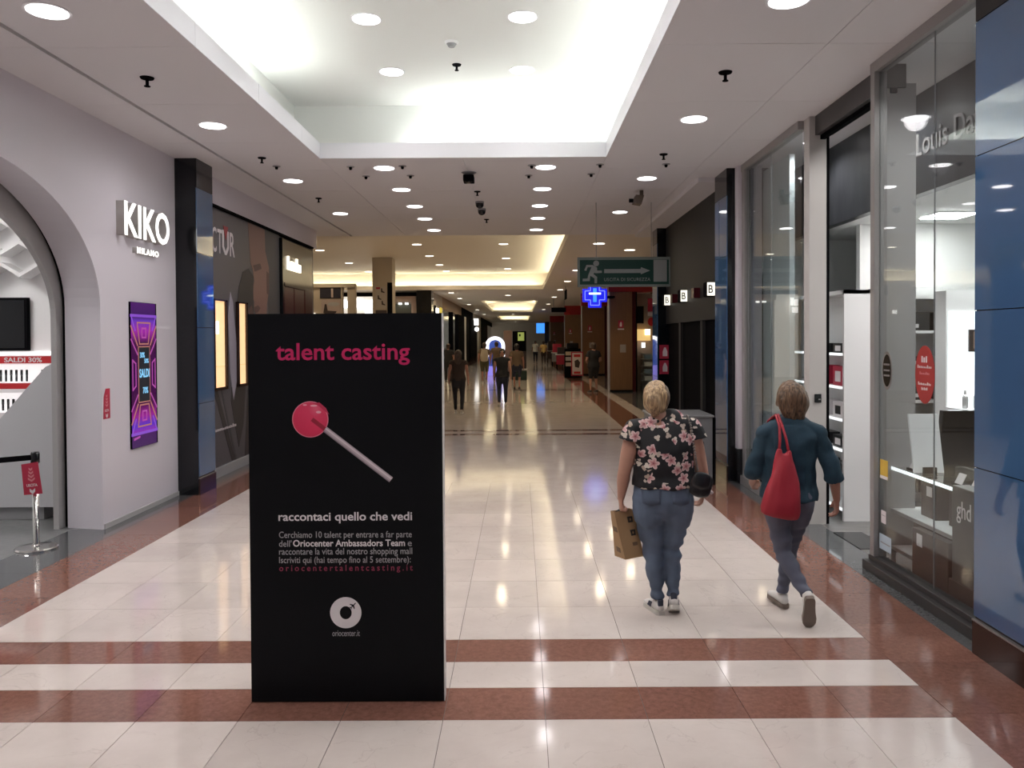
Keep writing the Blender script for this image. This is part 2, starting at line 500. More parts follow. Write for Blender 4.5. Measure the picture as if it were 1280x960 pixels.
# ---------------------------------------------------------------- structure: outer shell
mk('wall_back', B(-9, 8.2, -6.3, -6.2, 0, 5), WHITEW, kind='structure')
mk('wall_hall_left', B(-15.6, -15.5, 16.2, 37.2, 0, 5), CEILW, kind='structure')
mk('wall_hall_near', B(-15.5, -4.62, 16.15, 16.25, 0, 5), WHITEW, kind='structure')
mk('wall_far_end', B(-4.6, 9, 120, 120.2, 0, 4.1), CEILW, kind='structure')
mk('wall_right_outer', B(8.9, 9.0, 16.0, 120, 0, 4.1), GREYW, kind='structure')
mk('wall_right_return', B(3.6, 8.95, 15.9, 16.0, 0, 4.1), GREYW, kind='structure')
# ---------------------------------------------------------------- left side: white cosmetics shop with the arch
AYC, AZC, AA, AB = 6.0, 2.2, 1.88, 1.17
def arch_pts(a, b, zc, n=40):
    pts = [(AYC - a, 0.0)]
    for i in range(n + 1):
        t = math.pi - math.pi * i / n
        pts.append((AYC + a * math.cos(t), zc + b * math.sin(t)))
    pts.append((AYC + a, 0.0))
    return pts
def arch_wall(x_face, depth, y0, y1, z1, a, b, zc, a2=None, b2=None):
    '''wall slab with an arched opening; a2, b2 = size of the opening on its far side'''
    bm = nb()
    def outline(x, a_, b_): return [bm.verts.new(p) for p in [(x, y0, 0)] + [(x, y, z) for y, z in arch_pts(a_, b_, zc)] + [(x, y1, 0), (x, y1, z1), (x, y0, z1)]]
    f_, r_ = outline(x_face, a, b), outline(x_face - depth, a2 or a, b2 or b)
    bm.faces.new(list(reversed(f_))); bm.faces.new(r_)
    for i in range(len(f_)):
        j = (i + 1) % len(f_)
        bm.faces.new((f_[i], f_[j], r_[j], r_[i]))
    bmesh.ops.recalc_face_normals(bm, faces=bm.faces)
    return bm
wl = mk('wall_left', arch_wall(XL, 0.40, 2.0, 9.62, CZ, AA, AB, AZC, 1.97, 1.22), WHITEW, kind='structure')
GREYR = mat('grey_arch_frame', (0.40, 0.39, 0.39), 0.45)
mk('trim_1', arch_wall(-4.53, 0.05, 2.0, 9.4, CZ, 2.02, 1.27, 2.2), BLACK, kind='structure')
mk('trim_2', arch_wall(-4.58, 0.055, 2.0, 9.4, CZ, 1.905, 1.10, 2.1), GREYR, kind='structure')
mk('wall_left_rear', B(-4.53, XL, -6.2, 2.0, 0, CZ), WHITEW, kind='structure')
mk('baseboard_left', B(XL, XL + 0.012, 7.9, 9.62, 0, 0.05), GREYW, kind='structure')
# shop interior
KW = mat('kiko_white', (0.80, 0.79, 0.79), 0.45)
ki = nb()
box(ki, -9.1, -9.0, 2.0, 10.0, 0, CZ); box(ki, -9.0, -4.78, 9.9, 10.0, 0, CZ); box(ki, -9.0, -4.78, 1.9, 2.0, 0, CZ)
mk('wall_shop_left', ki, KW, kind='structure')
mk('ceiling_shop_left', B(-9.1, -4.78, 1.9, 10.0, 3.75, 3.8), KW, kind='structure')
# glowing ceiling panels added to light the shop interior
PANELC = mat('added_panel_glow', (1, 1, 1), 0.5, emit=(1, 0.97, 0.95), es=24.0)
for i, (x, y) in enumerate(((-6.6, 7.6), (-6.6, 5.0))):
    t_ = thing('added_light_panel', 'added ceiling light panel inside the cosmetics shop, %s' % ('over the shelf wall' if i == 0 else 'over the entrance'), 'ceiling lamp', (x, y, 3.74))
    mk('frame', B(x - .42, x + .42, y - .42, y + .42, 3.735, 3.75), WHITE, t_)
    mk('diffuser', B(x - .4, x + .4, y - .4, y + .4, 3.725, 3.735), PANELC, t_)
# display wall facing the entrance
DY = 9.1
dw = thing('display_wall', 'white shelf wall with lipsticks and red price strips inside the arched shop', 'shelf', (-6.4, DY, 0))
mk('back_panel', B(-8.6, -4.95, DY, DY + 0.12, 0, 3.6), KW, dw)
GLOWP = mat('backlit_panel', (1, 1, 1), 0.5, emit=(1, 0.98, 0.97), es=1.0)
mk('light_strip', B(-8.6, -4.95, DY - 0.05, DY - 0.002, 1.71, 1.745), GLOWP, dw)
mk('header_strip', B(-8.6, -4.97, DY - 0.20, DY - 0.18, 1.62, 1.70), REDP, dw)
text('strip_lettering', 'SALDI 30%', (-5.74, DY - 0.20, 1.632), 'front', 0.42, 0.055, PRINTW, dw, 0.003, 0.02)
text('strip_lettering', 'SALDI 30%', (-6.6, DY - 0.20, 1.632), 'front', 0.42, 0.055, PRINTW, dw, 0.003, 0.02)
SHELFW = mat('lit_white_shelf', (0.9, 0.9, 0.9), 0.4, emit=(1, 0.97, 0.97), es=0.35)
for k, z in enumerate((1.42, 1.10, 0.78, 0.46)):
    mk('shelf', B(-8.6, -4.97, DY - 0.34 - 0.06 * k, DY, z - 0.02, z), SHELFW, dw)
    mk('price_strip', B(-8.6, -4.97, DY - 0.355 - 0.06 * k, DY - 0.342 - 0.06 * k, z - 0.075, z - 0.012), REDP if k % 2 == 0 else PRINTW, dw)
    mk('shelf_back', B(-8.6, -4.97, DY - 0.01, DY - 0.001, z, z + 0.18), SHELFW, dw)
# lipsticks standing on the shelves
TUBEB = mat('black_lipstick_tube', (0.012, 0.013, 0.015), 0.25)
lip = None
cnt = 0
for k, z in enumerate((1.42, 1.10)):
    for i in range(16):
        x = -5.20 - i * 0.058
        if k == 0 and i in (3, 4): continue
        y = DY - 0.20 - 0.06 * k
        side = 'upper' if k == 0 else 'lower'
        lb = 'black lipstick tube, %s from the arch edge on the %s white shelf' % (ORD[i], side)
        if lip is None:
            lip = thing('lipstick', lb, 'lipstick', (x, y, z), 'lipsticks on the shelf wall')
            mk('tube', lathe(nb(), [(0.012, 0), (0.012, 0.07)], (x, y, z), 8), TUBEB, lip, True)
            mk('cap', lathe(nb(), [(0.0135, 0.071), (0.0135, 0.125), (0.011, 0.13)], (x, y, z), 8), TUBEB, lip, True)
        else:
            copy_tree(lip, (x, y, z), lb)
# screen above
t_ = thing('wall_screen', 'blank black rectangular screen above the shelf wall of the arched shop', 'screen', (-6.3, DY - 0.03, 1.76))
mk('bezel', B(-7.6, -5.565, DY - 0.06, DY - 0.002, 1.76, 2.36), BLACK, t_)
mk('display', B(-7.57, -5.595, DY - 0.064, DY - 0.06, 1.79, 2.33), BLACKG, t_)
# white chevron relief above the screen
cv = 0
for r, z in enumerate((2.62, 2.86, 3.10, 3.34)):
    for c in range(4):
        xc = -5.33 - 0.44 * c - (0.22 if r % 2 else 0)
        pts = [(-0.22, 0.0), (0, 0.13), (0.22, 0.0), (0.22, -0.045), (0, 0.085), (-0.22, -0.045)]
        cv += 1
        o = mk('chevron_shelf', flat(pts, (xc, DY, z), 'front', 0.22 - 0.03 * (c % 2)), KW, None, origin=(xc, DY, z))
        setp(o, 'white chevron relief in the arched shop, %s from arch edge, %s row up' % (ORD[c], ORD[r]), 'relief', 'white chevrons in the arched shop')
# grey sloping end panel of the counter
sp = thing('sloping_counter', 'grey counter end with a diagonal top edge just inside the arch', 'counter', (-5.9, 8.35, 0))
pts = [(-4.80, 0.14), (-4.80, 1.66), (-4.93, 1.60), (-5.62, 0.82), (-6.9, 0.82), (-6.9, 0.14)]
mk('end_panel', prism(nb(), [(x, 8.30, z) for x, z in pts], (0, 1, 0), 0.45), mat('counter_grey', (0.52, 0.52, 0.54), 0.5), sp)
mk('toe_kick', B(-6.9, -5.0, 8.36, 8.7, 0, 0.14), GREYM, sp)

# lit shop name
LETTER = mat('lit_letter_face', (1, 1, 1), 0.4, emit=(1, 0.97, 0.9), es=1.6)
LETSIDE = mat('letter_side', (0.45, 0.43, 0.41), 0.5)
def lit_sign(name, s, O, face, w_, h_, depth, parent, bold=0.02, spacing=1.0, m_face=LETTER, m_side=LETSIDE):
    """raised letters: dark sides and a lit front face"""
    U, V, N = frame(face)
    text('letter_body', s, O, face, w_, h_, m_side, parent, depth, bold, spacing)
    text('letter_face', s, Vector(O) + N * depth, face, w_, h_, m_face, parent, 0.006, bold, spacing)
t_ = thing('shop_sign', 'lit raised white letters KIKO with MILANO below on the white wall', 'sign', (XL, 8.9, 2.8))
lit_sign('KIKO', 'KIKO', (XL, 8.215, 2.95), 'left', 1.04, 0.36, 0.085, t_, 0.014, 1.02)
lit_sign('MILANO', 'MILANO', (XL, 8.55, 2.802), 'left', 0.50, 0.065, 0.05, t_, 0.01, 1.3)

# LED poster screen on the wall (flat print on a lit screen)
def led_mat():
    m = bpy.data.materials.new('led_screen')
    m.use_nodes = True
    n, l = nodes_of(m)
    b = n['Principled BSDF']
    b.inputs['Base Color'].default_value = (0.01, 0.01, 0.015, 1)
    b.inputs['Roughness'].default_value = 0.2
    geo = n.new('ShaderNodeNewGeometry')
    sx = n.new('ShaderNodeSeparateXYZ'); l.new(geo.outputs['Position'], sx.inputs[0])
    rp = n.new('ShaderNodeValToRGB')
    mr = n.new('ShaderNodeMapRange'); mr.inputs[1].default_value = 0.71; mr.inputs[2].default_value = 2.285
    l.new(sx.outputs[2], mr.inputs[0]); l.new(mr.outputs[0], rp.inputs[0])
    els = [(0.0, (0.05, 0.008, 0.10)), (0.09, (0.07, 0.01, 0.13)), (0.11, (0.30, 0.03, 0.48)), (0.15, (0.10, 0.03, 0.6)), (0.22, (0.35, 0.01, 0.30)), (0.3, (0.06, 0.0, 0.06)), (0.5, (0.05, 0.0, 0.07)), (0.72, (0.06, 0.0, 0.06)), (0.80, (0.40, 0.02, 0.42)), (0.87, (0.16, 0.04, 0.55)), (0.90, (0.05, 0.01, 0.12)), (1.0, (0.09, 0.01, 0.16))]
    cr = rp.color_ramp
    cr.elements[0].color = (*els[0][1], 1)
    cr.elements[1].position = 1.0; cr.elements[1].color = (*els[-1][1], 1)
    for p, c in els[1:-1]:
        e = cr.elements.new(p); e.color = (*c, 1)
    b.inputs['Emission Strength'].default_value = 0.75
    l.new(rp.outputs[0], b.inputs['Emission Color'])
    return m
def glow(name, c, s=1.0):
    return mat(name, (0.02, 0.02, 0.02), 0.4, emit=c, es=s)
LEDP = glow('led_pink', (0.75, 0.12, 0.62), 0.5); LEDO = glow('led_orange', (0.85, 0.32, 0.25), 0.45); LEDC = glow('led_cyan', (0.25, 0.62, 0.95)); LEDV = glow('led_violet', (0.35, 0.10, 0.85), 0.6); LEDK = glow('led_black', (0.004, 0.006, 0.012))
ls = thing('led_poster', 'tall purple neon LED screen reading SALDI on the white shop wall', 'screen', (XL, 8.77, 0.70))
Y0, Y1, Z0, Z1 = 8.45, 9.02, 0.715, 2.28
mk('housing', B(XL, XL + 0.02, Y0, Y1 + 0.03, Z0, Z1), BLACK, ls)
mk('display', B(XL + 0.02, XL + 0.024, Y0 + 0.004, Y1 - 0.004, Z0 + 0.004, Z1 - 0.004), led_mat(), ls)
YM, ZM, XS = (Y0 + Y1) / 2, 1.50, XL + 0.024
def neon(pts, m, wd=0.016, closed=True):
    bm = nb()
    k = len(pts)
    for i in range(k if closed else k - 1):
        p, q = Vector(pts[i]), Vector(pts[(i + 1) % k])
        d = (q - p).normalized(); nn = Vector((-d.y, d.x)) * wd / 2; e = d * wd / 2
        flat([p - e - nn, q + e - nn, q + e + nn, p - e + nn], (XS, YM, ZM), 'left', 0.002, bm)
    return mk('neon_line', bm, m, ls)
neon([(-0.13, -0.30), (0.13, -0.30), (0.13, 0.30), (-0.13, 0.30)], LEDO, 0.012)
mk('text_panel', flat([(-0.124, -0.294), (0.124, -0.294), (0.124, 0.294), (-0.124, 0.294)], (XS, YM, ZM), 'left', 0.0015), LEDK, ls)
for s in (1, -1):
    neon([(-0.10, s * 0.33), (0.10, s * 0.33), (0.15, s * 0.56), (-0.15, s * 0.56)], LEDO, 0.016)
    neon([(-0.045, s * 0.40), (0.045, s * 0.40), (0.045, s * 0.50), (-0.045, s * 0.50)], LEDP, 0.018)
    for q in (-1, 1):
        neon([(q * 0.15, s * 0.32), (q * 0.29, s * 0.52)], LEDO, 0.02, False)
        neon([(q * 0.15, s * 0.22), (q * 0.29, s * 0.38)], LEDP, 0.018, False)
        neon([(q * 0.20, s * 0.48), (q * 0.28, s * 0.62)], LEDV, 0.02, False)
    neon([(-0.29, s * 0.635), (0.29, s * 0.635)], LEDV, 0.03, False)
for q in (-1, 1):
    neon([(q * 0.19, -0.12), (q * 0.26, -0.16), (q * 0.26, 0.16), (q * 0.19, 0.12)], LEDP, 0.016)
text('lettering', 'SALDI', (XS + 0.002, YM - 0.115, ZM - 0.035), 'left', 0.23, 0.095, LEDC, ls, 0.002, 0.02)
text('lettering', '70%', (XS + 0.002, YM - 0.04, ZM - 0.21), 'left', 0.12, 0.07, LEDC, ls, 0.002, 0.01)
text('lettering', '30%', (XS + 0.002, YM - 0.10, ZM + 0.18), 'left', 0.11, 0.06, LEDC, ls, 0.002, 0.01)
text('lettering', '50%', (XS + 0.002, YM + 0.0, ZM + 0.12), 'left', 0.10, 0.05, LEDC, ls, 0.002, 0.01)
mk('logo_mark', flat([(0, 0), (0.14, 0.02), (0.14, 0.04), (0, 0.025)], (XS, YM - 0.25, 0.80), 'left', 0.002), LEDP, ls)
# red exit card wrapped round the wall edge
def uscita(t_, O, face, w_, h_):
    U, V, N = frame(face)
    O = Vector(O) + N * 0.003
    for k in range(4):
        z = h_ * (0.86 - 0.105 * k)
        c = w_ / 2
        a = w_ * (0.10 + 0.03 * k)
        mk('chevron', flat([(c - a, z), (c, z - a * 0.7), (c + a, z), (c + a, z - 0.02 * h_ / 0.3), (c, z - a * 0.7 - 0.02 * h_ / 0.3), (c - a, z - 0.02 * h_ / 0.3)], O, face, 0.001), PINKL, t_)
    text('lettering', 'USCITA', O + U * w_ * 0.2 + V * h_ * 0.25, face, w_ * 0.6, h_ * 0.09, PRINTW, t_, 0.001, 0.01)
    c = w_ / 2; a = w_ * 0.15; z = h_ * 0.19
    mk('arrow', flat([(c - a, z), (c, z - a * 0.8), (c + a, z), (c + a, z - 0.03 * h_ / 0.3), (c, z - a * 0.8 - 0.035 * h_ / 0.3), (c - a, z - 0.03 * h_ / 0.3)], O, face, 0.001), PRINTW, t_)
PINKL = mat('pale_pink_print', (0.62, 0.22, 0.25), 0.5)
t_ = thing('exit_card', 'small red exit card taped to the white wall beside the arch', 'sign', (XL, 7.97, 1.09))
mk('card', flat([(0.0, 0.0), (0.13, 0.0), (0.13, 0.30), (0.05, 0.30), (0.012, 0.22)], (XL, 7.91, 1.09), 'left', 0.003), REDC, t_)
uscita(t_, (XL, 7.91, 1.09), 'left', 0.13, 0.28)
# stanchion with belt and red card
sx_, sy_ = -4.36, 7.17
st = thing('belt_stanchion', 'chrome queue post with black belt head at the arched shop entrance', 'stanchion', (sx_, sy_, 0))
mk('base', lathe(nb(), [(0.175, 0.0), (0.175, 0.012), (0.165, 0.022), (0.05, 0.034), (0.035, 0.04)], (sx_, sy_, 0), 36), CHROME, st, False)
mk('pole', lathe(nb(), [(0.034, 0.035), (0.027, 0.06), (0.027, 0.80)], (sx_, sy_, 0), 20), CHROME, st, True)
mk('head', lathe(nb(), [(0.036, 0.775), (0.037, 0.78), (0.037, 0.86), (0.03, 0.875), (0.0, 0.877)][:-1], (sx_, sy_, 0), 20), BLACKG, st, True)
bb = nb()
pts = [(-4.39, 7.165, 0.85), (-4.7, 7.1, 0.83), (-5.0, 7.0, 0.82), (-5.4, 6.9, 0.815)]
prev = None
for p in pts:
    cur = [bb.verts.new((p[0], p[1] + dy, p[2] + dz)) for dy, dz in ((-0.001, -0.05), (0.001, -0.05), (0.001, 0), (-0.001, 0))]
    if prev:
        for i in range(4): bb.faces.new((prev[i], prev[(i + 1) % 4], cur[(i + 1) % 4], cur[i]))
    prev = cur
mk('belt', bb, BLACK, st)
rc = thing('queue_card', 'crimson USCITA card with white chevrons hanging on the chrome queue post', 'sign', (sx_ + 0.03, sy_ - 0.05, 0.50))
ca, sa = math.cos(-0.08), math.sin(-0.08)
fc = (Vector((ca, 0, -sa)), Vector((sa, 0, ca)))
O = Vector((sx_ - 0.075, sy_ - 0.045, 0.495))
mk('card', flat([(0.0, 0.0), (0.165, 0.0), (0.15, 0.285), (0.0, 0.275)], O, fc, 0.004), REDC, rc)
uscita(rc, O + frame(fc)[2] * 0.002, fc, 0.16, 0.28)

# ---------------------------------------------------------------- blue glass pillars
def blue_pillar(label, xf, face, y0, y1, depth, with_front=True):
    """black pillar; blue back-painted glass on the corridor side"""
    s = 1 if face == 'left' else -1
    t_ = thing('pillar', label, 'pillar', (xf, (y0 + y1) / 2, 0))
    xb = xf - s * depth
    mk('core', B(xb, xf, y0, y1, 0.0, CZ - 0.001), BLACKG if with_front else BLACK, t_)
    zs = [0.22, 1.10, 2.02, 2.92, 3.70]
    for a, b_ in zip(zs, zs[1:]):
        mk('glass_panel', B(xf, xf + s * 0.012, y0 + 0.002, y1 - 0.002, a + 0.003, b_ - 0.003), BLUEG, t_)
    mk('plinth', B(xf, xf + s * 0.02, y0 - 0.005, y1, 0, 0.195), BROWNG, t_)
    mk('plinth_trim', B(xf, xf + s * 0.024, y0 - 0.008, y1, 0.195, 0.205), ALUD, t_)
    mk('head_panel', B(xf, xf + s * 0.012, y0 + 0.002, y1 - 0.002, 3.703, CZ - 0.002), BLACKG, t_)
    return t_
blue_pillar('black pillar with a narrow blue glass side beyond the KIKO wall', -3.88, 'left', 9.62, 10.12, 0.7)
blue_pillar('black pillar with a narrow blue glass side beside the white column', 2.69, 'right', 10.36, 10.98, 0.6)
t_ = blue_pillar('large wall of blue glass panels at the right edge of the photo', 2.682, 'right', 2.2, 4.70, 0.5)

# ---------------------------------------------------------------- left side: dark poster shop
FX = -4.10
mk('wall_left_far', B(-4.6, FX, 10.12, 16.2, 3.69, CZ), WHITEW, kind='structure')
mk('shadow_strip', B(-4.5, FX + 0.02, 10.12, 15.9, 3.66, 3.69), BLACK, kind='structure')  # black strip painted as the shadow line under the white fascia
mk('wall_left_poster', B(-4.6, FX - 0.06, 10.12, 16.15, 0, 3.69), GREYD, kind='structure')
mk('baseboard_left_far', B(FX - 0.06, FX + 0.01, 10.12, 13.8, 0, 0.13), GREYM, kind='structure')
POSTER = mat('poster_grey', (0.085, 0.08, 0.09), 0.45)
SKIN_P = mat('poster_skin', (0.23, 0.125, 0.10), 0.5)
SKIN_S = mat('poster_skin_shade', (0.10, 0.05, 0.042), 0.5)
HAIR_P = mat('poster_hair', (0.03, 0.027, 0.026), 0.5)
HAIR_G = mat('poster_hair_grey', (0.055, 0.055, 0.057), 0.5)
CLOTH_P = mat('poster_shirt', (0.33, 0.31, 0.37), 0.5)
pw = thing('wall_poster', 'dark grey shop poster of a face in profile with the letters CTOR', 'poster', (FX, 12.1, 0.13))
PX = FX - 0.06
mk('board', B(PX, PX + 0.03, 10.14, 13.78, 0.13, 3.66), POSTER, pw)
def ppoly(name, pts, m, d=0.002, base=0.03):
    return mk(name, flat(pts, (PX + base, 0, 0), 'left', d), m, pw)
ppoly('hair', [(12.95, 3.65), (13.77, 3.65), (13.77, 1.6), (13.2, 1.6), (13.15, 2.4), (13.1, 3.0)], HAIR_G, 0.0012)
ppoly('face', [(12.20, 3.65), (13.0, 3.65), (13.02, 3.3), (13.2, 3.05), (13.2, 2.7), (13.08, 2.45), (13.05, 2.25), (12.9, 2.05), (12.62, 1.98), (12.48, 2.10), (12.52, 2.26), (12.44, 2.36), (12.46, 2.46), (12.38, 2.52), (12.36, 2.60), (12.46, 2.78), (12.40, 2.95), (12.30, 3.05), (12.26, 3.3)], SKIN_P, 0.002)
ppoly('brow', [(12.42, 3.02), (12.75, 3.08), (12.82, 3.0), (12.5, 2.93)], SKIN_S, 0.004)
ppoly('lips', [(12.44, 2.37), (12.62, 2.41), (12.74, 2.37), (12.62, 2.30), (12.50, 2.28)], SKIN_S, 0.004)
ppoly('ear', [(13.08, 2.98), (13.2, 2.95), (13.18, 2.6), (13.08, 2.62)], SKIN_S, 0.004)
ppoly('dark_head', [(11.55, 1.7), (11.62, 2.2), (11.78, 2.65), (11.95, 2.88), (12.2, 2.95), (12.42, 2.85), (12.40, 2.6), (12.42, 2.3), (12.35, 1.9), (12.1, 1.6), (11.9, 0.6), (11.7, 0.3), (11.4, 1.0)], HAIR_P, 0.005)
ppoly('shirt', [(11.32, 2.2), (11.42, 2.55), (11.52, 2.4), (11.62, 1.9), (11.68, 1.35), (11.5, 1.0), (11.38, 1.4)], CLOTH_P, 0.007)
ppoly('collar', [(12.1, 2.3), (12.32, 2.4), (12.42, 2.25), (12.40, 1.9), (12.15, 1.95)], SKIN_S, 0.007)
ppoly('sleeve', [(11.95, 0.13), (12.1, 1.1), (12.4, 1.45), (13.0, 1.5), (13.7, 1.0), (13.7, 0.13)], HAIR_P, 0.004)
ppoly('strap', [(10.72, 1.25), (10.86, 1.25), (11.55, 0.14), (11.42, 0.14)], HAIR_P, 0.004)
ppoly('strap_trim', [(10.98, 1.25), (11.03, 1.25), (11.62, 0.14), (11.56, 0.14)], HAIR_G, 0.004)
LETG = mat('poster_letter', (0.62, 0.58, 0.60), 0.5)
text('lettering', 'C', (PX + 0.032, 10.76, 3.06), 'left', 0.16, 0.34, LETG, pw, 0.004, 0.006)
text('lettering', 'T', (PX + 0.032, 10.95, 3.06), 'left', 0.17, 0.33, LETG, pw, 0.004, 0.006)
mk('letter_arc', flat([(0.0, 0.34), (0.06, 0.34), (0.06, 0.12), (0.12, 0.05), (0.19, 0.12), (0.19, 0.34), (0.25, 0.34), (0.25, 0.1), (0.16, 0.0), (0.09, 0.0), (0.0, 0.1)], (PX + 0.032, 11.13, 3.06), 'left', 0.004), LETG, pw)
mk('red_mark', flat([(0.03, 0.40), (0.22, 0.40), (0.125, 0.20)], (PX + 0.036, 11.13, 3.06), 'left', 0.003), mat('dull_red', (0.28, 0.03, 0.035), 0.5), pw)
text('lettering', 'R', (PX + 0.032, 11.42, 3.06), 'left', 0.19, 0.34, LETG, pw, 0.004, 0.012)
WARMWIN = mat('warm_lit_niche', (0.9, 0.7, 0.45), 0.5, emit=(1.0, 0.60, 0.28), es=0.85)
for i, (a, b_) in enumerate(((10.76, 11.16), (11.68, 12.0))):
    t_ = thing('lit_showcase', 'tall narrow warm-lit showcase in the dark poster, %s' % ('beside the blue pillar' if i == 0 else 'beside the black totem edge'), 'showcase', (PX + 0.04, (a + b_) / 2, 1.22))
    for y in (a - 0.05, b_):
        mk('frame_side', B(PX + 0.032, PX + 0.07, y, y + 0.05, 1.2, 2.42), BROWNG, t_)
    mk('frame_bottom', B(PX + 0.032, PX + 0.07, a - 0.05, b_ + 0.05, 1.18, 1.22), BROWNG, t_)
    mk('lit_back', B(PX + 0.031, PX + 0.042, a, b_, 1.22, 2.40), WARMWIN, t_)
    mk('shelf', B(PX + 0.042, PX + 0.066, a, b_, 1.50, 1.51), GLASS, t_)
    if i == 0:
        mk('price_card', B(PX + 0.05, PX + 0.053, a + 0.04, a + 0.16, 1.95, 2.12), GLOWP, t_)
    mk('frame_top', B(PX + 0.032, PX + 0.07, a - 0.05, b_ + 0.05, 2.40, 2.42), BROWNG, t_)
# dark red shop display with the lit name
sd = thing('shop_portal', 'dark brown glossy shop portal with a lit name sign and dark red doors', 'shop front', (FX, 14.9, 0))
mk('post', B(FX - 0.06, FX + 0.02, 13.80, 13.90, 0, 3.62), BLACKG, sd)
mk('fascia_glass', B(FX - 0.06, FX + 0.0, 13.9, 15.85, 2.86, 3.62), BROWNG, sd)
mk('sill_bar', B(FX - 0.06, FX + 0.03, 13.9, 15.3, 2.80, 2.86), BLACKG, sd)
for a in (13.92, 14.62):
    mk('door_leaf', B(FX - 0.06, FX - 0.01, a, a + 0.66, 0.05, 2.80), DARKRED, sd)
mk('end_panel', B(FX - 0.06, FX - 0.005, 15.32, 15.86, 0.0, 2.86), DARKRED, sd)
SIGNW = mat('lit_cream_sign', (1, 1, 1), 0.4, emit=(1.0, 0.88, 0.66), es=1.8)
def scribble(name, O, face, w_, h_, m, parent, n=9, depth=0.004, seed=1):
    '''unreadable line of writing: upright strokes of uneven height joined by a base line'''
    rr = random.Random(seed)
    if n <= 5:
        for i in range(n):
            o = mk(name, flat([(i * w_ / n, 0), ((i + 0.62) * w_ / n, 0), ((i + 0.62) * w_ / n, h_ * (1 - 0.2 * (i % 2))), (i * w_ / n, h_ * (1 - 0.2 * (i % 2)))], O, face, depth), m, parent)
        return o
    bm = nb()
    st_ = w_ / n
    for i in range(n):
        hh = h_ * (1.0 if (i in (0, n - 3)) else rr.uniform(0.5, 0.72))
        flat([(i * st_, 0), (i * st_ + st_ * 0.62, 0), (i * st_ + st_ * 0.62, hh), (i * st_, hh)], O, face, depth, bm)
    return mk(name, bm, m, parent, kind='stuff')
scribble('lettering', (FX, 14.12, 3.10), 'left', 0.86, 0.24, SIGNW, sd, 8, 0.03)
scribble('lettering', (PX + 0.037, 10.75, 0.62), 'left', 0.85, 0.05, LETG, pw, 16, 0.003, 3)
# ---------------------------------------------------------------- right side: glazed hair shop front
def window(n, y0, y1, label_joints):
    wn = thing('window_%d' % n, None, None, (XR, (y0 + y1) / 2, 0), kind='structure')
    return wn
FRM = mat('shop_frame_grey', (0.33, 0.315, 0.31), 0.4, 0.3)
w1 = window(1, 4.7, 6.42, None)
FRMD = mat('dark_sill_metal', (0.055, 0.052, 0.052), 0.35, 0.2)
mk('sill', B(XR - 0.10, XR + 0.06, 4.71, 6.45, 0, 0.075, 0.004), FRMD, w1)
mk('sill_cap', B(XR - 0.05, XR + 0.05, 4.71, 6.45, 0.075, 0.115, 0.004), FRMD, w1)
mk('head_rail', B(XR - 0.04, XR + 0.05, 4.71, 6.45, 3.965, CZ - 0.001), FRM, w1)
mk('mullion', B(XR - 0.045, XR + 0.055, 6.36, 6.43, 0.115, 3.965), FRM, w1)
mk('pane', B(XR - 0.006, XR + 0.006, 4.72, 5.5185, 0.115, 3.965), GLASS, w1)
mk('pane', B(XR - 0.006, XR + 0.006, 5.5215, 6.36, 0.115, 3.965), GLASS, w1)
mk('pane_seal', B(XR - 0.005, XR + 0.005, 5.519, 5.521, 0.115, 3.965), GREYM, w1)
mk('mullion_edge', B(XR - 0.02, XR + 0.02, 4.705, 4.72, 0.115, 3.965), ALU, w1)
w2 = window(2, 8.0, 9.75, None)
mk('sill', B(XR - 0.06, XR + 0.06, 8.12, 10.2, 0, 0.11, 0.004), FRM, w2)
mk('head_rail', B(XR - 0.04, XR + 0.05, 8.12, 10.2, 3.965, CZ - 0.001), FRM, w2)
mk('mullion', B(XR - 0.03, XR + 0.05, 10.08, 10.2, 0.11, 3.965), FRM, w2)
mk('pane', B(XR - 0.006, XR + 0.006, 8.12, 9.102, 0.11, 3.965), GLASS, w2)
mk('pane', B(XR - 0.006, XR + 0.006, 9.106, 10.08, 0.11, 3.965), GLASS, w2)
mk('pane_seal', B(XR - 0.005, XR + 0.005, 9.1025, 9.1055, 0.11, 3.965), GREYM, w2)
# return panels seen through the glass
mk('trim_4', B(3.1, 3.16, 9.2, 10.2, 0.0, 3.965), mat('pale_blue_grey', (0.46, 0.52, 0.54), 0.5), kind='structure')
mk('trim_5', B(XR + 0.06, XR + 0.33, 6.45, 6.50, 0.12, 3.9), GREYW, kind='structure')
# door post and door head
d1 = thing('door_1', None, None, (2.96, 7.98, 0), kind='structure')
mk('post', B(2.875, 3.045, 7.95, 8.10, 0, CZ - 0.001), mat('post_pale', (0.52, 0.50, 0.48), 0.5), d1)
mk('door_edge', B(3.052, 3.078, 7.96, 8.08, 0, 3.95), BLACK, d1)
lk = mk('lock_plate', B(2.925, 2.992, 7.935, 7.95, 1.215, 1.30, 0.004), BLACKG, d1)
mk('lock_cylinder', lathe(nb(), [(0.012, 0), (0.012, 0.01)], (2.965, 7.93, 1.245), 12), CHROME, lk)
mk('door_head', B(2.93, 3.1, 6.43, 7.94, 3.86, CZ - 0.001), FRMD, d1)
mk('track', B(2.98, 3.03, 6.43, 7.94, 3.82, 3.86), BLACK, d1)
mk('threshold', B(2.98, 3.25, 7.0, 7.6, 0.0, 0.006), BLACKG, d1)
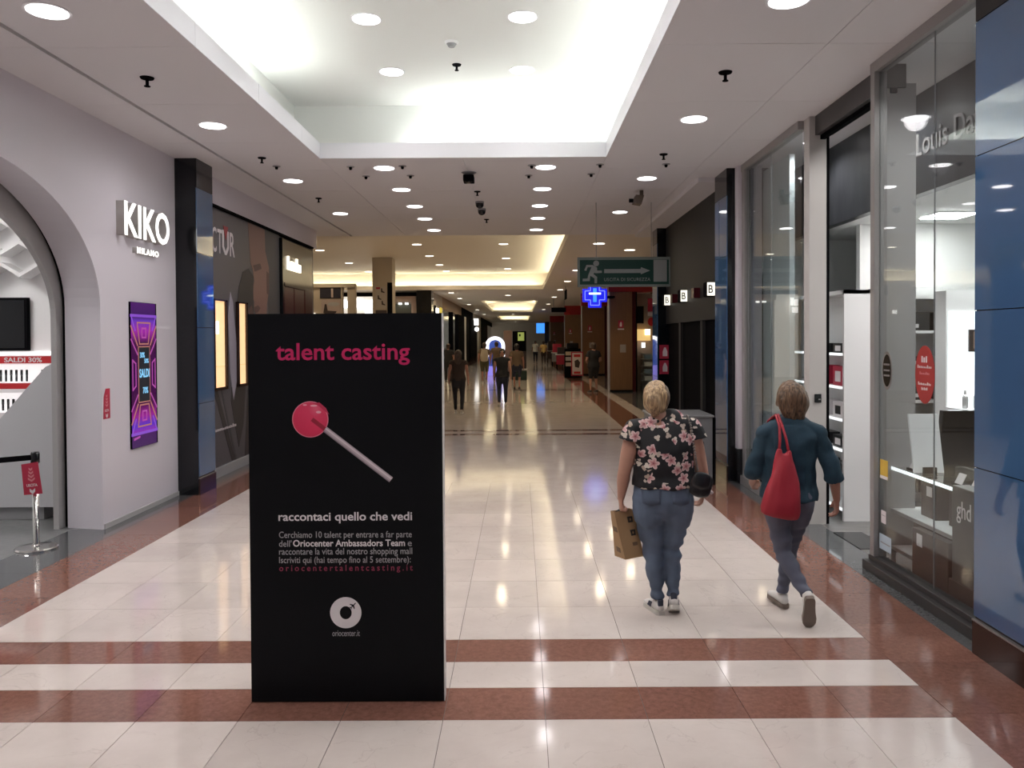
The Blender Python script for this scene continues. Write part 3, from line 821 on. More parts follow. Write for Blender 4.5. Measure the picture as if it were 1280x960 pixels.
# interior shell
SHW = mat('salon_white', (0.74, 0.75, 0.74), 0.5)
si = nb()
box(si, 7.9, 8.0, 2.5, 10.95, 0, CZ); box(si, 2.95, 7.9, 10.85, 10.95, 0, CZ); box(si, 3.2, 7.9, 2.4, 2.5, 0, CZ)
mk('wall_shop_right', si, SHW, kind='structure')
mk('ceiling_shop_right', B(3.62, 8.0, 2.4, 10.95, 3.17, 3.25), SHW, kind='structure')
bk = thing('sign_bulkhead', 'dark fascia hung inside the glazed shop front with grey Jean Louis David letters', 'sign', (3.64, 7.4, 3.17))
SLATE = mat('slate_print', (0.035, 0.037, 0.042), 0.35, noise=0.6, nscale=3.0, stretch=(1, 3, 0.6))
mk('fascia', B(3.60, 3.70, 2.5, 10.8, 3.15, CZ - 0.003), SLATE, bk)
text('lettering', 'Jean Louis David', (3.60, 7.80, 3.42), 'right', 1.75, 0.27, mat('dull_grey_letter', (0.22, 0.21, 0.21), 0.5), bk, 0.012, 0.004)
# stickers on the glass
def oval(name, label, yc, zc, ry, rz, m, parts):
    t_ = thing(name, label, 'sticker', (XR - 0.008, yc, zc - rz))
    mk('disc', flat(ring_poly((0, 0), ry, rz, 40), (XR - 0.0065, yc, zc), 'right', 0.002), m, t_)
    for s, dz, w_, h_, mm in parts:
        text('lettering', s, (XR - 0.0086, yc + w_ / 2, zc + dz), 'right', w_, h_, mm, t_, 0.001, 0.005)
    return t_
REDS = mat('sticker_red', (0.36, 0.03, 0.03), 0.4)
t_ = oval('oval_sticker', 'red oval sticker on the shop glass', 5.635, 1.60, 0.135, 0.205, REDS, [])
for q, (dz, w_, h_, nn) in enumerate(((0.085, 0.09, 0.045, 3), (0.045, 0.2, 0.022, 9), (0.0, 0.14, 0.02, 8), (-0.075, 0.18, 0.022, 10), (-0.11, 0.09, 0.02, 5))):
    scribble('lettering', (XR - 0.0086, 5.635 + w_ / 2, 1.60 + dz), 'right', w_, h_, PRINTW if q != 2 else PINKL, t_, nn, 0.001, 5 + q)
t_ = oval('oval_sticker', 'small black oval sticker with a grey rim on the shop glass', 6.215, 1.605, 0.085, 0.148, ALUD, [])
mk('inner_disc', flat(ring_poly((0, 0), 0.068, 0.125, 36), (XR - 0.009, 6.215, 1.605), 'right', 0.001), BLACKG, t_)
for dz in (0.045, 0.0, -0.04):
    mk('stripe', flat([(-0.05, 0), (0.05, 0), (0.05, 0.014), (-0.05, 0.014)], (XR - 0.0105, 6.215, 1.60 + dz), 'right', 0.001), ALUD, t_)
YEL = mat('yellow_print', (0.62, 0.40, 0.06), 0.5)
t_ = thing('notice_sticker', 'small yellow and white notice stuck low on the shop glass', 'sticker', (XR - 0.008, 6.27, 0.75))
mk('sheet', B(XR - 0.0085, XR - 0.0065, 6.20, 6.33, 0.75, 0.90), YEL, t_); mk('strip', B(XR - 0.0095, XR - 0.0085, 6.20, 6.33, 0.75, 0.775), PRINTW, t_)
t_ = thing('notice_sticker', 'pale blue printed notice stuck near the foot of the shop glass', 'sticker', (XR - 0.008, 6.22, 0.21))
mk('sheet', B(XR - 0.0085, XR - 0.0065, 6.14, 6.34, 0.19, 0.31), mat('pale_blue_print', (0.50, 0.60, 0.68), 0.5), t_); mk('print_line', B(XR - 0.0095, XR - 0.0085, 6.16, 6.32, 0.24, 0.25), GREYM, t_)
t_ = thing('notice_sticker', 'small white notice stuck above the pale blue one on the shop glass', 'sticker', (XR - 0.008, 6.27, 0.42))
mk('sheet', B(XR - 0.0085, XR - 0.0065, 6.23, 6.31, 0.40, 0.50), PRINTW, t_); mk('print_line', B(XR - 0.0095, XR - 0.0085, 6.24, 6.30, 0.46, 0.465), GREYM, t_)

# shelving tower behind the door
tw_ = thing('shelf_tower', 'tall white lit shelf tower standing just inside the shop door', 'shelf', (3.40, 9.0, 0))
mk('end_panel', B(3.265, 3.545, 8.06, 8.10, 0, 2.34), WHITEM, tw_)
mk('far_panel', B(3.265, 3.545, 10.0, 10.04, 0, 2.34), WHITEM, tw_)
mk('back_panel', B(3.50, 3.545, 8.10, 10.0, 0, 2.34), WHITEM, tw_)
mk('top_panel', B(3.265, 3.545, 8.06, 10.04, 2.30, 2.34), WHITEM, tw_)
mk('frosted_panel', B(3.55, 3.60, 8.06, 8.10, 0.30, 2.28), mat('frosted_edge', (0.55, 0.66, 0.68), 0.3), tw_)
SLIT = mat('lit_shelf_edge', (0.95, 0.95, 0.95), 0.4, emit=(0.92, 0.97, 1.0), es=1.0)
shz = [0.12, 0.42, 0.72, 1.03, 1.36, 1.70]
for z in shz:
    mk('shelf', B(3.28, 3.50, 8.10, 10.0, z - 0.02, z), WHITEM, tw_)
    mk('light_edge', B(3.265, 3.28, 8.10, 10.0, z - 0.025, z + 0.0), SLIT, tw_)
BOXK = mat('black_carton', (0.012, 0.012, 0.013), 0.4)
prod = [(0.42, BOXK, .14, 'black'), (0.72, BOXK, .12, 'black'), (1.03, PRINTW, .16, 'white'), (1.36, REDC, .2, 'red'), (1.70, BOXK, .1, 'black')]
for i, (z, m, h, cn) in enumerate(prod):
    for j in range(3):
        y = 8.2 + j * 0.42
        t_ = thing('product_box', '%s carton on the %s lit tower shelf up, %s from the end panel' % (cn, ORD[shz.index(z)], ORD[j]), 'box', (3.38, y + .12, z), 'cartons on the shelf tower')
        mk('carton', B(3.31, 3.45, y, y + 0.26, z, z + h), m, t_)
        mk('label', B(3.308, 3.31, y + 0.06, y + 0.2, z + h * 0.2, z + h * 0.75), PRINTW if m is not PRINTW else BOXK, t_)

# display counter behind the glass
dc = thing('display_counter', 'low grey display counter with a glass top behind the shop glass', 'counter', (3.35, 6.2, 0))
mk('glass_top', B(3.0, 3.62, 5.3, 6.55, 0.80, 0.815), GLASS, dc)
mk('top_edge', B(2.995, 3.0, 5.3, 6.55, 0.795, 0.82), SLIT, dc)
for z in (0.16, 0.46):
    mk('shelf', B(3.0, 3.6, 5.3, 6.5, z, z + 0.02), WHITEM, dc)
    mk('shelf_edge', B(2.99, 3.0, 5.3, 6.5, z - 0.003, z + 0.023), ALU, dc)
for y in (5.3, 6.5):
    mk('leg', B(3.02, 3.06, y, y + 0.04, 0, 0.80), ALU, dc); mk('leg', B(3.56, 3.60, y, y + 0.04, 0, 0.80), ALU, dc)
mk('back', B(3.60, 3.64, 5.3, 6.54, 0, 0.80), GREYW, dc)
BRK = mat('dark_brown_carton', (0.045, 0.03, 0.028), 0.45)
cart = [(3.12, 6.0, 0.48, .30, .22, .30, 'dark brown carton on the middle counter shelf beside the glass seam'),
        (3.14, 5.55, 0.48, .32, .30, .29, 'black-brown carton on the middle counter shelf near the blue panels'),
        (3.10, 5.9, 0.18, .34, .40, .24, 'wide dark carton on the bottom counter shelf')]
for x, y, z, a, b_, h, lb in cart:
    t_ = thing('carton', lb, 'box', (x + a / 2, y + b_ / 2, z))
    mk('box', B(x, x + a, y, y + b_, z, z + h, 0.004), BRK, t_); mk('label', B(x - 0.002, x, y + 0.05, y + 0.13, z + h * .55, z + h * .8), PRINTW, t_)
t_ = thing('carton', 'tall dark brown carton standing on the floor against the shop glass', 'box', (2.98, 5.75, 0))
mk('box', B(2.92, 2.985, 5.45, 5.95, 0.0, 0.45, 0.004), BRK, t_); mk('label', B(2.918, 2.92, 5.80, 5.88, 0.33, 0.42), PRINTW, t_)
gs = thing('display_stand', 'dark grey display stand with white ghd letters behind the shop glass', 'display stand', (3.0, 5.15, 0))
mk('body', B(2.93, 3.05, 4.95, 5.42, 0, 0.86, 0.006), mat('stand_dark', (0.055, 0.05, 0.048), 0.4), gs)
mk('base', B(2.92, 3.06, 4.93, 5.44, 0, 0.22), BRK, gs)
text('lettering', 'ghd', (2.93, 5.36, 0.62), 'right', 0.17, 0.15, PRINTW, gs, 0.002, 0.0)
wb = thing('white_board', 'plain white board leaning on the counter top behind the glass', 'board', (3.3, 6.0, 0.815))
mk('board', prism(nb(), [(3.04, 6.16, 0.815), (3.04, 6.18, 0.815), (3.04, 6.28, 1.26), (3.04, 6.26, 1.26)], (1, 0, 0), 0.23), WHITE, wb)
mk('clip', B(3.10, 3.2, 6.13, 6.155, 0.815, 0.86), BLACK, wb)
for i, y in enumerate((5.62, 5.42, 6.28)):
    o = thing('price_holder', 'small black price holder on the counter top, %s' % ('below the white board', 'beside the dark chair back', 'at the far end')[i], 'price holder', (3.1, y, 0.815))
    mk('base', B(3.06, 3.16, y - 0.05, y + 0.05, 0.815, 0.83), BLACK, o)
    mk('card', prism(nb(), [(3.08, y - 0.045, 0.83), (3.085, y - 0.045, 0.83), (3.12, y - 0.045, 0.90), (3.115, y - 0.045, 0.90)], (0, 1, 0), 0.09), PRINTW, o)
# salon chair
ch = thing('salon_chair', 'black salon chair with a tall backrest inside the glazed shop', 'chair', (3.78, 7.05, 0))
mk('backrest', prism(nb(), [(3.55, 6.82, 0.60), (3.55, 6.88, 0.60), (3.57, 6.80, 1.24), (3.57, 6.74, 1.24)], (1, 0, 0), 0.42), BLACKG, ch)
mk('seat', B(3.54, 4.0, 6.85, 7.30, 0.46, 0.56, 0.03), BLACKG, ch)
for x in (3.48, 4.0):
    mk('armrest', B(x, x + 0.06, 6.86, 7.22, 0.70, 0.74, 0.015), BLACK, ch)
    mk('arm_support', B(x + 0.01, x + 0.05, 7.0, 7.05, 0.5, 0.70), BLACK, ch)
mk('pedestal', lathe(nb(), [(0.03, 0.03), (0.03, 0.46)], (3.77, 7.07, 0), 12), CHROME, ch)
mk('base', lathe(nb(), [(0.26, 0), (0.26, 0.02), (0.06, 0.04)], (3.77, 7.07, 0), 24), CHROME, ch)
# bright product wall
bw = thing('lit_product_wall', 'brightly lit white product wall panel inside the glazed shop', 'shelf', (4.6, 7.6, 0))
mk('panel', B(4.02, 5.6, 7.55, 7.75, 0.0, 2.3), WHITEM, bw)
mk('lit_panel', B(4.04, 5.5, 7.535, 7.55, 1.20, 2.1), mat('lit_white_panel', (1, 1, 1), 0.5, emit=(0.95, 0.98, 1.0), es=1.6), bw)
mk('shelf', B(4.02, 5.6, 7.25, 7.55, 1.17, 1.20), WHITE, bw)
for i, x in enumerate((4.12, 4.22, 4.32)):
    o = thing('cosmetic_bottle', 'small pale bottle on the lit wall shelf, %s from the door side' % ORD[i], 'bottle', (x, 7.4, 1.2), 'bottles on the lit wall')
    mk('body', lathe(nb(), [(0.025, 0), (0.028, 0.02), (0.028, 0.10), (0.012, 0.13)], (x, 7.4, 1.2), 12), ALU, o, True); mk('cap', lathe(nb(), [(0.013, 0.13), (0.013, 0.17)], (x, 7.4, 1.2), 12), WHITE, o, True)
o = thing('portrait_card', 'small framed hair photo on the lit white product wall', 'picture', (4.36, 7.53, 1.78))
mk('frame', B(4.22, 4.46, 7.515, 7.533, 1.72, 1.93), BRK, o); mk('print', B(4.26, 4.42, 7.51, 7.515, 1.75, 1.91), mat('photo_tan', (0.32, 0.22, 0.17), 0.5), o)
# shelf bay with dark boxes beside it
sb = thing('shelf_bay', 'white shelf bay with dark boxes left of the lit product wall', 'shelf', (4.6, 9.0, 0))
mk('frame', B(3.95, 4.0, 8.6, 9.0, 0, 2.3), WHITEM, sb); mk('frame', B(5.0, 5.05, 8.6, 9.0, 0, 2.3), WHITEM, sb); mk('back', B(3.95, 5.05, 9.0, 9.03, 0, 2.3), GREYW, sb)
for i, z in enumerate((0.4, 0.8, 1.15, 1.5, 1.9, 2.27)):
    mk('shelf', B(4.0, 5.0, 8.6, 9.0, z, z + 0.03), WHITEM, sb)
    if i < 5:
        for j in range(2):
            o = thing('hair_box', 'dark hair-product box on the %s shelf of the white bay, %s' % (ORD[i], ('left', 'right')[j]), 'box', (4.15 + .5 * j, 8.75, z + .03), 'boxes in the shelf bay')
            mk('carton', B(4.05 + .48 * j, 4.42 + .48 * j, 8.63, 8.85, z + .03, z + .03 + (.12 if i % 2 else .2)), BOXK, o); mk('label', B(4.12 + .48 * j, 4.3 + .48 * j, 8.628, 8.63, z + .06, z + .10), PRINTW, o)
mk('wall_shop_partition', B(3.95, 7.9, 9.3, 9.4, 0, 3.17), SHW, kind='structure')
# ceiling glow panels added to brighten the hair shop
PANELS = mat('added_salon_glow', (1, 1, 1), 0.5, emit=(1, 0.98, 0.96), es=42.0)
for i, (x, y) in enumerate(((4.4, 5.0), (4.4, 7.0), (6.0, 5.0), (6.0, 7.0), (4.6, 8.6))):
    t_ = thing('added_light_panel', 'added ceiling light panel inside the glazed hair shop, %s' % ('near the counter', 'over the product wall', 'deep near the front', 'deep at the middle', 'over the shelf bay')[i], 'ceiling lamp', (x, y, 3.16))
    mk('frame', B(x - .22, x + .22, y - .22, y + .22, 3.158, 3.17), WHITE, t_)
    mk('diffuser', B(x - .2, x + .2, y - .2, y + .2, 3.15, 3.158), PANELS, t_)
# spots added in the soffit to brighten the window zone
for i, y in enumerate((5.6, 7.2, 9.0)):
    t_ = thing('added_soffit_spot', 'small added spot in the soffit above the %s' % ('counter behind the glass', 'shop doorway', 'second glass bay')[i], 'ceiling lamp', (3.25, y, CZ - 0.004))
    mk('trim_ring', lathe(nb(), [(0.075, -0.004), (0.075, 0.0)], (3.25, y, CZ - 0.004), 20), WHITE, t_)
    mk('lens', lathe(nb(), [(0.06, -0.006), (0.06, -0.004)], (3.25, y, CZ - 0.004), 20), LENS, t_)
    ld = bpy.data.lights.new('soffit_fill', 'SPOT'); ld.energy = 60; ld.color = (1, 0.97, 0.95); ld.spot_size = math.radians(150); ld.spot_blend = 0.8; ld.shadow_soft_size = 0.06
    lo_ = bpy.data.objects.new('lamp_light', ld); COL.objects.link(lo_); lo_.parent = t_; lo_.location = (0, 0, -0.03)

# ---------------------------------------------------------------- white column and grey shuttered shop
t_ = thing('white_column', 'plain white column on a black base between glass front and black pillar', 'column', (2.95, 10.28, 0))
mk('panel', B(2.785, 3.09, 10.21, 10.355, 0.44, CZ - 0.001), WHITEW, t_)
mk('base', B(2.765, 3.09, 10.18, 10.355, 0, 0.44), BLACKG, t_)
GX = 2.85
FASC = mat('slate_fascia', (0.030, 0.029, 0.029), 0.5, spec=0.08)
mk('wall_right', B(GX, 3.5, 10.98, 15.6, 2.13, CZ), FASC, kind='structure')
mk('trim_6', B(2.45, 3.6, 10.98, 17.0, 3.99, CZ - 0.001), CEIL, kind='structure')
gshop = thing('shutter_front', 'closed grey shop front, three black door panels below lit B signs', 'shop front', (GX, 13.2, 0))
for a, b_ in ((11.0, 12.45), (12.60, 14.15), (14.30, 15.55)):
    mk('black_panel', B(GX + 0.04, GX + 0.08, a, b_, 0.0, 2.13), BLACK, gshop)
for a in (12.45, 14.15):
    mk('divider', B(GX - 0.01, GX + 0.08, a, a + 0.15, 0.0, 2.13), FASC, gshop)
mk('backing', B(GX + 0.08, 3.5, 10.98, 15.6, 0, 2.13), BLACK, gshop)
BSIGN = mat('lit_cube_sign', (1, 1, 1), 0.4, emit=(1.0, 0.95, 0.78), es=1.3)
for i, y in enumerate((11.77, 13.69, 15.22)):
    t_ = thing('cube_sign', 'lit white box sign with a B on the grey fascia, %s' % ('beside the blue pillar', 'in the middle', 'farthest away')[i], 'sign', (GX, y, 2.47))
    mk('housing', B(GX - 0.13, GX, y - 0.11, y + 0.11, 2.46, 2.68, 0.02), BLACK, t_)
    mk('lit_side', B(GX - 0.12, GX - 0.01, y - 0.118, y - 0.111, 2.475, 2.665), BSIGN, t_)
    text('letter', 'B', (GX - 0.105, y - 0.118, 2.51), 'front', 0.07, 0.12, GREYM, t_, 0.002, 0.02)
for i, y in enumerate((12.75, 14.55)):
    t_ = thing('blade_sign', 'small dark red sign between lit boxes on the grey fascia, %s' % ('nearer one', 'farther one')[i], 'sign', (GX, y, 2.49))
    mk('plate', B(GX - 0.1, GX, y - 0.1, y + 0.1, 2.49, 2.65), DARKRED, t_); mk('bracket', B(GX - 0.02, GX, y + 0.1, y + 0.3, 2.54, 2.60), GREYM, t_)
blue_pillar('dark pillar behind the hanging green exit sign', 2.69, 'right', 15.6, 16.15, 0.9)
t_ = thing('wall_notice', 'dark red and white safety notice on the dark pillar at head height', 'sign', (2.74, 15.59, 1.25))
for z in (1.45, 1.15):
    mk('plate', B(2.72, 2.93, 15.585, 15.598, z, z + 0.27), REDC, t_)
    mk('pictogram', flat([(0.06, 0.05), (0.15, 0.05), (0.15, 0.14), (0.12, 0.22), (0.09, 0.22), (0.06, 0.14)], (2.72, 15.585, z), 'front', 0.002), PRINTW, t_)
# grey cabinet
gc = thing('grey_cabinet', 'waist-high grey metal cabinet beside the woman in the floral blouse', 'cabinet', (2.05, 10.45, 0))
mk('body', B(1.68, 2.42, 10.06, 10.85, 0.02, 0.86, 0.006), mat('cabinet_grey', (0.155, 0.155, 0.16), 0.4), gc)
mk('lid', B(1.66, 2.44, 10.04, 10.87, 0.86, 0.885, 0.006), mat('grey_lid', (0.22, 0.22, 0.22), 0.35), gc)
mk('slot', B(2.20, 2.31, 10.052, 10.06, 0.50, 0.55), BLACK, gc)
mk('foot', B(1.72, 2.38, 10.1, 10.8, 0, 0.02), BLACK, gc)
mk('back_frame', B(2.425, 2.47, 10.1, 10.85, 0, 0.85), BLACK, gc)

# ---------------------------------------------------------------- hanging exit sign
EY = 12.9
GREENP = mat('exit_green', (0.002, 0.030, 0.021), 0.4, spec=0.3)
EXITG = mat('exit_grey_white', (0.20, 0.21, 0.205), 0.5, spec=0.3)
es = thing('exit_sign', 'green hanging exit sign with running figure and arrow reading USCITA DI SICUREZZA', 'sign', (1.68, EY, 2.69))
X0e, X1e, Z0e, Z1e = 0.935, 2.428, 2.69, 3.165
mk('box', B(X0e, X1e, EY, EY + 0.09, Z0e, Z1e), mat('exit_frame', (0.13, 0.155, 0.14), 0.5), es)
mk('face', B(X0e + 0.035, X1e - 0.025, EY - 0.004, EY, Z0e + 0.035, Z1e - 0.045), GREENP, es)
def es_poly(name, pts):
    return mk(name, flat(pts, (X0e, EY - 0.004, Z0e), 'front', 0.004), EXITG, es)
k = 1.493 / 926.0      # metres per pixel of the close-up of the sign
def PX_(x, y): return ((x - 332) * k, (632 - y) * k)
mk('figure_head', flat(ring_poly(PX_(517, 400), 29 * k, 29 * k, 20), (X0e, EY - 0.004, Z0e), 'front', 0.004), EXITG, es)
es_poly('figure', [PX_(*p) for p in [(420, 415), (480, 415), (525, 440), (527, 472), (572, 472), (574, 494), (512, 498), (500, 492), (488, 505), (526, 535), (524, 598), (500, 598), (500, 550), (458, 522), (452, 575), (382, 577), (382, 552), (430, 550), (440, 510), (462, 455), (470, 437), (432, 437), (418, 474), (398, 468)]])
es_poly('arrow', [PX_(*p) for p in [(597, 458), (960, 458), (965, 440), (1055, 474), (965, 510), (960, 497), (597, 497)]])
es_poly('door_mark', [PX_(*p) for p in [(1090, 368), (1222, 368), (1222, 585), (1090, 585)]])
text('lettering', 'USCITA DI SICUREZZA', (X0e + (597 - 332) * k, EY - 0.004, Z0e + (632 - 577) * k), 'front', 460 * k, 32 * k, EXITG, es, 0.003, 0.0, 1.1)
for x in (1.24, 2.13):
    mk('wire', tube(nb(), [(x, EY + 0.045, Z1e), (x, EY + 0.045, CZ)], 0.006, 6), GREYM, es)
# ---------------------------------------------------------------- downlights
def make_downlight(x, y, z, label, group, lens, col, watts, r=0.125, light=True, angle=150):
    t_ = thing('downlight', label, 'ceiling lamp', (x, y, z), group)
    mk('trim_ring', lathe(nb(), [(r + 0.022, -0.004), (r + 0.022, 0.0), (r + 0.0, 0.0)], (x, y, z), 28), WHITE, t_)
    mk('lens', lathe(nb(), [(r, -0.0075), (r, -0.0045)], (x, y, z), 28), lens, t_)
    return t_
def spot(t_, x, y, z, col, watts, angle=165, size=0.1):
    ld = bpy.data.lights.get('downlight_%s_%d' % (col[1], watts))
    if ld is None:
        ld = bpy.data.lights.new('downlight_%s_%d' % (col[1], watts), 'SPOT')
        ld.energy = watts
        ld.color = col
        ld.spot_size = math.radians(angle)
        ld.spot_blend = 0.9
        ld.shadow_soft_size = size
    o = bpy.data.objects.new('lamp_light', ld)
    COL.objects.link(o)
    o.parent = t_
    o.location = (0, 0, -0.03)
    return o
def row(x, ys_, z, desc, group, lens, col, watts, names, r=0.125):
    first = None
    for i, y in enumerate(ys_):
        lb = desc % names[i]
        if first is None:
            first = t_ = make_downlight(x, y, z, lb, group, lens, col, watts, r)
        else:
            t_ = copy_tree(first, (x, y, z), lb)
    out = [o for o in COL.objects if o.get('group') == group and o.parent is None]
    for o in out: spot(o, o.location.x, o.location.y, z, col, watts)
NEARN = ['far behind the camera', 'overhead behind the camera', 'just above the picture', 'nearest in the photo', 'second nearest in the photo', 'third in the photo', 'farthest of the row']
row(-3.11, (-3.4, -0.5, 2.4, 5.32, 8.17, 11.04, 13.94), CZ, 'recessed downlight in the left row beside the dark slot, %s', 'left row of downlights', LENS, COOL, SPOT_COOL, NEARN)
row(1.75, (-3.4, -0.5, 2.4, 5.21, 8.03, 11.0, 13.94), CZ, 'recessed downlight in the right row beside the glass fronts, %s', 'right row of downlights', LENS, COOL, SPOT_COOL, NEARN)
MN = ['nearest the tray', 'second from the tray', 'third from the tray', 'fourth from the tray', 'farthest from the tray']
row(-1.72, (10.24, 11.73, 13.22, 14.6, 16.15), CZ, 'recessed downlight, left of two middle rows, %s', 'left middle row of downlights', LENS, COOL, SPOT_MID, MN)
row(0.34, (10.24, 11.73, 13.22, 14.6, 16.15), CZ, 'recessed downlight, right of two middle rows, %s', 'right middle row of downlights', LENS, COOL, SPOT_MID, MN)
TN = ['far end of the tray', 'second from the tray end', 'third from the tray end', 'fourth from the tray end', 'fifth from the tray end', 'closest to the camera']
row(-1.39, (8.82, 7.37, 5.92, 4.45, 3.0, 1.55), TZ, 'downlight in the raised tray ceiling, left row, %s', 'left tray downlights', LENS, COOL, SPOT_COOL, TN)
row(0.04, (8.79, 7.34, 5.92, 4.45, 3.0, 1.55), TZ, 'downlight in the raised tray ceiling, right row, %s', 'right tray downlights', LENS, COOL, SPOT_COOL, TN)
# hall and far corridor
WN = [o + ' from the near corridor' for o in ORD]
row(1.85, (18.6, 22.0, 26.0, 31.0, 36.5, 43.0, 52.0, 62.0), CZ, 'warm downlight in the right strip of the far ceiling, %s', 'right far row of warm downlights', LENSW, WARM, SPOT_WARM, WN, 0.13)
row(2.75, (20.0, 24.0), CZ, 'warm downlight close to the pharmacy fronts, %s', 'warm downlights near the pharmacy', LENSW, WARM, SPOT_WARM, WN, 0.13)
row(-0.5, (20.5, 25.0, 29.5, 34.0), TZ, 'warm downlight in the hall tray ceiling, inner row, %s', 'inner hall row of warm downlights', LENSW, WARM, SPOT_WARM, WN, 0.14)
row(-3.2, (21.5, 25.0, 28.5, 32.0, 35.0), TZ, 'warm downlight in the hall tray ceiling, middle row, %s', 'middle hall row of warm downlights', LENSW, WARM, SPOT_WARM, WN, 0.14)
row(-6.6, (22.0, 26.5, 31.0, 35.0), TZ, 'warm downlight in the hall tray ceiling, left row, %s', 'left hall row of warm downlights', LENSW, WARM, SPOT_WARM, WN, 0.14)
row(-10.0, (24.0, 31.0), TZ, 'warm downlight in the hall tray ceiling, outermost row, %s', 'outer hall row of warm downlights', LENSW, WARM, SPOT_WARM, WN, 0.14)
row(-3.3, (38.5, 44.0, 52.0, 62.0, 74.0), CZ, 'warm downlight in the left strip of the far corridor, %s', 'left far corridor downlights', LENSW, WARM, SPOT_WARM, WN, 0.13)
row(-0.6, (41.0, 74.0, 90.0, 108.0), CZ + 0.0, 'warm downlight between the far corridor trays, %s', 'middle far corridor downlights', LENSW, WARM, SPOT_WARM, WN, 0.13)
bpy.context.view_layer.update()
for o in list(COL.objects):          # the lamp inside the far tray hangs at tray height
    if o.get('group') == 'middle far corridor downlights' and abs(o.location.y - 90) < 1: o.location.z = TZ

# ---------------------------------------------------------------- small ceiling fittings
def sprinkler(x, y, z, label, k=1.0):
    t_ = thing('sprinkler', label, 'sprinkler', (x, y, z), 'ceiling sprinklers')
    mk('rosette', lathe(nb(), [(0.045 * k, -0.012), (0.05 * k, 0)], (x, y, z), 16), BLACK, t_)
    mk('stem', lathe(nb(), [(0.012 * k, -0.06 * k), (0.012 * k, -0.012)], (x, y, z), 8), BLACK, t_)
    mk('deflector', lathe(nb(), [(0.022 * k, -0.066 * k), (0.022 * k, -0.06 * k)], (x, y, z), 12), BLACK, t_)
sprinkler(-3.08, 6.67, CZ, 'black ceiling sprinkler in the left strip between the two nearest downlights', 1.15)
sprinkler(-3.08, 9.62, CZ, 'black ceiling sprinkler in the left strip beside the tray corner')
sprinkler(1.70, 6.61, CZ, 'black ceiling sprinkler in the right strip between the two nearest downlights', 1.15)
sprinkler(1.72, 9.55, CZ, 'black ceiling sprinkler in the right strip beside the tray corner')
sprinkler(-3.1, 12.4, CZ, 'black ceiling sprinkler in the left strip between the two farther downlights')
sprinkler(-0.66, 8.6, TZ, 'black ceiling sprinkler in the raised tray ceiling')
sprinkler(-0.62, 11.9, CZ, 'black ceiling sprinkler midway between the middle rows')
sprinkler(-0.60, 14.7, CZ, 'black ceiling sprinkler midway between the middle rows, farther away')
def knob(x, y, z, label):
    t_ = thing('ceiling_anchor', label, 'ceiling fitting', (x, y, z), 'small ceiling anchors')
    mk('plate', lathe(nb(), [(0.05, -0.008), (0.05, 0)], (x, y, z), 12), GREYM, t_)
    mk('hook', lathe(nb(), [(0.016, -0.04), (0.022, -0.008)], (x, y, z), 8), BLACK, t_)
for x, y, lb in ((-2.13, 10.15, 'left of the first left middle downlight'), (-1.47, 10.12, 'right of the first left middle downlight'), (-2.05, 10.75, 'left of and beyond the first left middle downlight'), (-1.45, 10.72, 'right of and beyond the first left middle downlight'),
                 (0.16, 10.13, 'left of the first right middle downlight'), (0.13, 10.75, 'beyond and left of the first right middle downlight'), (1.02, 10.1, 'right of the first right middle downlight'), (0.96, 10.68, 'beyond and right of the first right middle downlight'),
                 (1.85, 10.1, 'before the third right row downlight'), (-3.05, 10.1, 'before the third left row downlight')):
    knob(x, y, CZ, 'small dark ceiling anchor ' + lb)
t_ = thing('smoke_detector', 'small detector in the raised tray ceiling', 'detector', (-0.66, 7.95, TZ))
mk('base', lathe(nb(), [(0.06, -0.02), (0.07, 0)], (-0.66, 7.95, TZ), 20), WHITE, t_); mk('head', lathe(nb(), [(0.03, -0.05), (0.05, -0.02)], (-0.66, 7.95, TZ), 20), GREYM, t_)
# cameras and projector hanging below the middle of the ceiling
t_ = thing('ceiling_camera', 'black box camera hanging just beyond the tray edge', 'camera', (-0.66, 10.55, CZ))
mk('mount', lathe(nb(), [(0.02, -0.05), (0.1, -0.004), (0.1, 0)], (-0.66, 10.55, CZ), 16), GREYM, t_); mk('body', B(-0.73, -0.59, 10.45, 10.65, CZ - 0.13, CZ - 0.045, 0.008), BLACK, t_); mk('lens', lathe(nb(), [(0.03, -0.15), (0.045, -0.13)], (-0.66, 10.5, CZ), 14), BLACKG, t_)
for i, y in enumerate((12.8, 13.5)):
    x = -0.63
    t_ = thing('dome_camera', 'black dome camera on the ceiling between the middle downlight rows, %s one' % ('nearer', 'farther')[i], 'camera', (x, y, CZ))
    mk('base', lathe(nb(), [(0.07, -0.03), (0.07, 0)], (x, y, CZ), 18), GREYM, t_)
    mk('dome', lathe(nb(), [(0.02, -0.11), (0.05, -0.09), (0.065, -0.06), (0.065, -0.03)], (x, y, CZ), 18), BLACKG, t_, True)
t_ = thing('ceiling_projector', 'brown metal spotlight hanging near the right ceiling edge', 'spotlight', (1.78, 11.9, CZ))
BRZ = mat('bronze_paint', (0.10, 0.065, 0.04), 0.4)
mk('arm', B(1.79, 1.84, 11.88, 11.93, CZ - 0.10, CZ), BRZ, t_); mk('body', prism(nb(), [(1.68, 11.8, CZ - 0.20), (1.80, 11.8, CZ - 0.22), (1.84, 11.8, CZ - 0.09), (1.72, 11.8, CZ - 0.08)], (0, 1, 0), 0.18), BRZ, t_); mk('snout', tube(nb(), [(1.69, 11.9, CZ - 0.15), (1.63, 11.9, CZ - 0.15)], 0.03, 10), BLACK, t_)

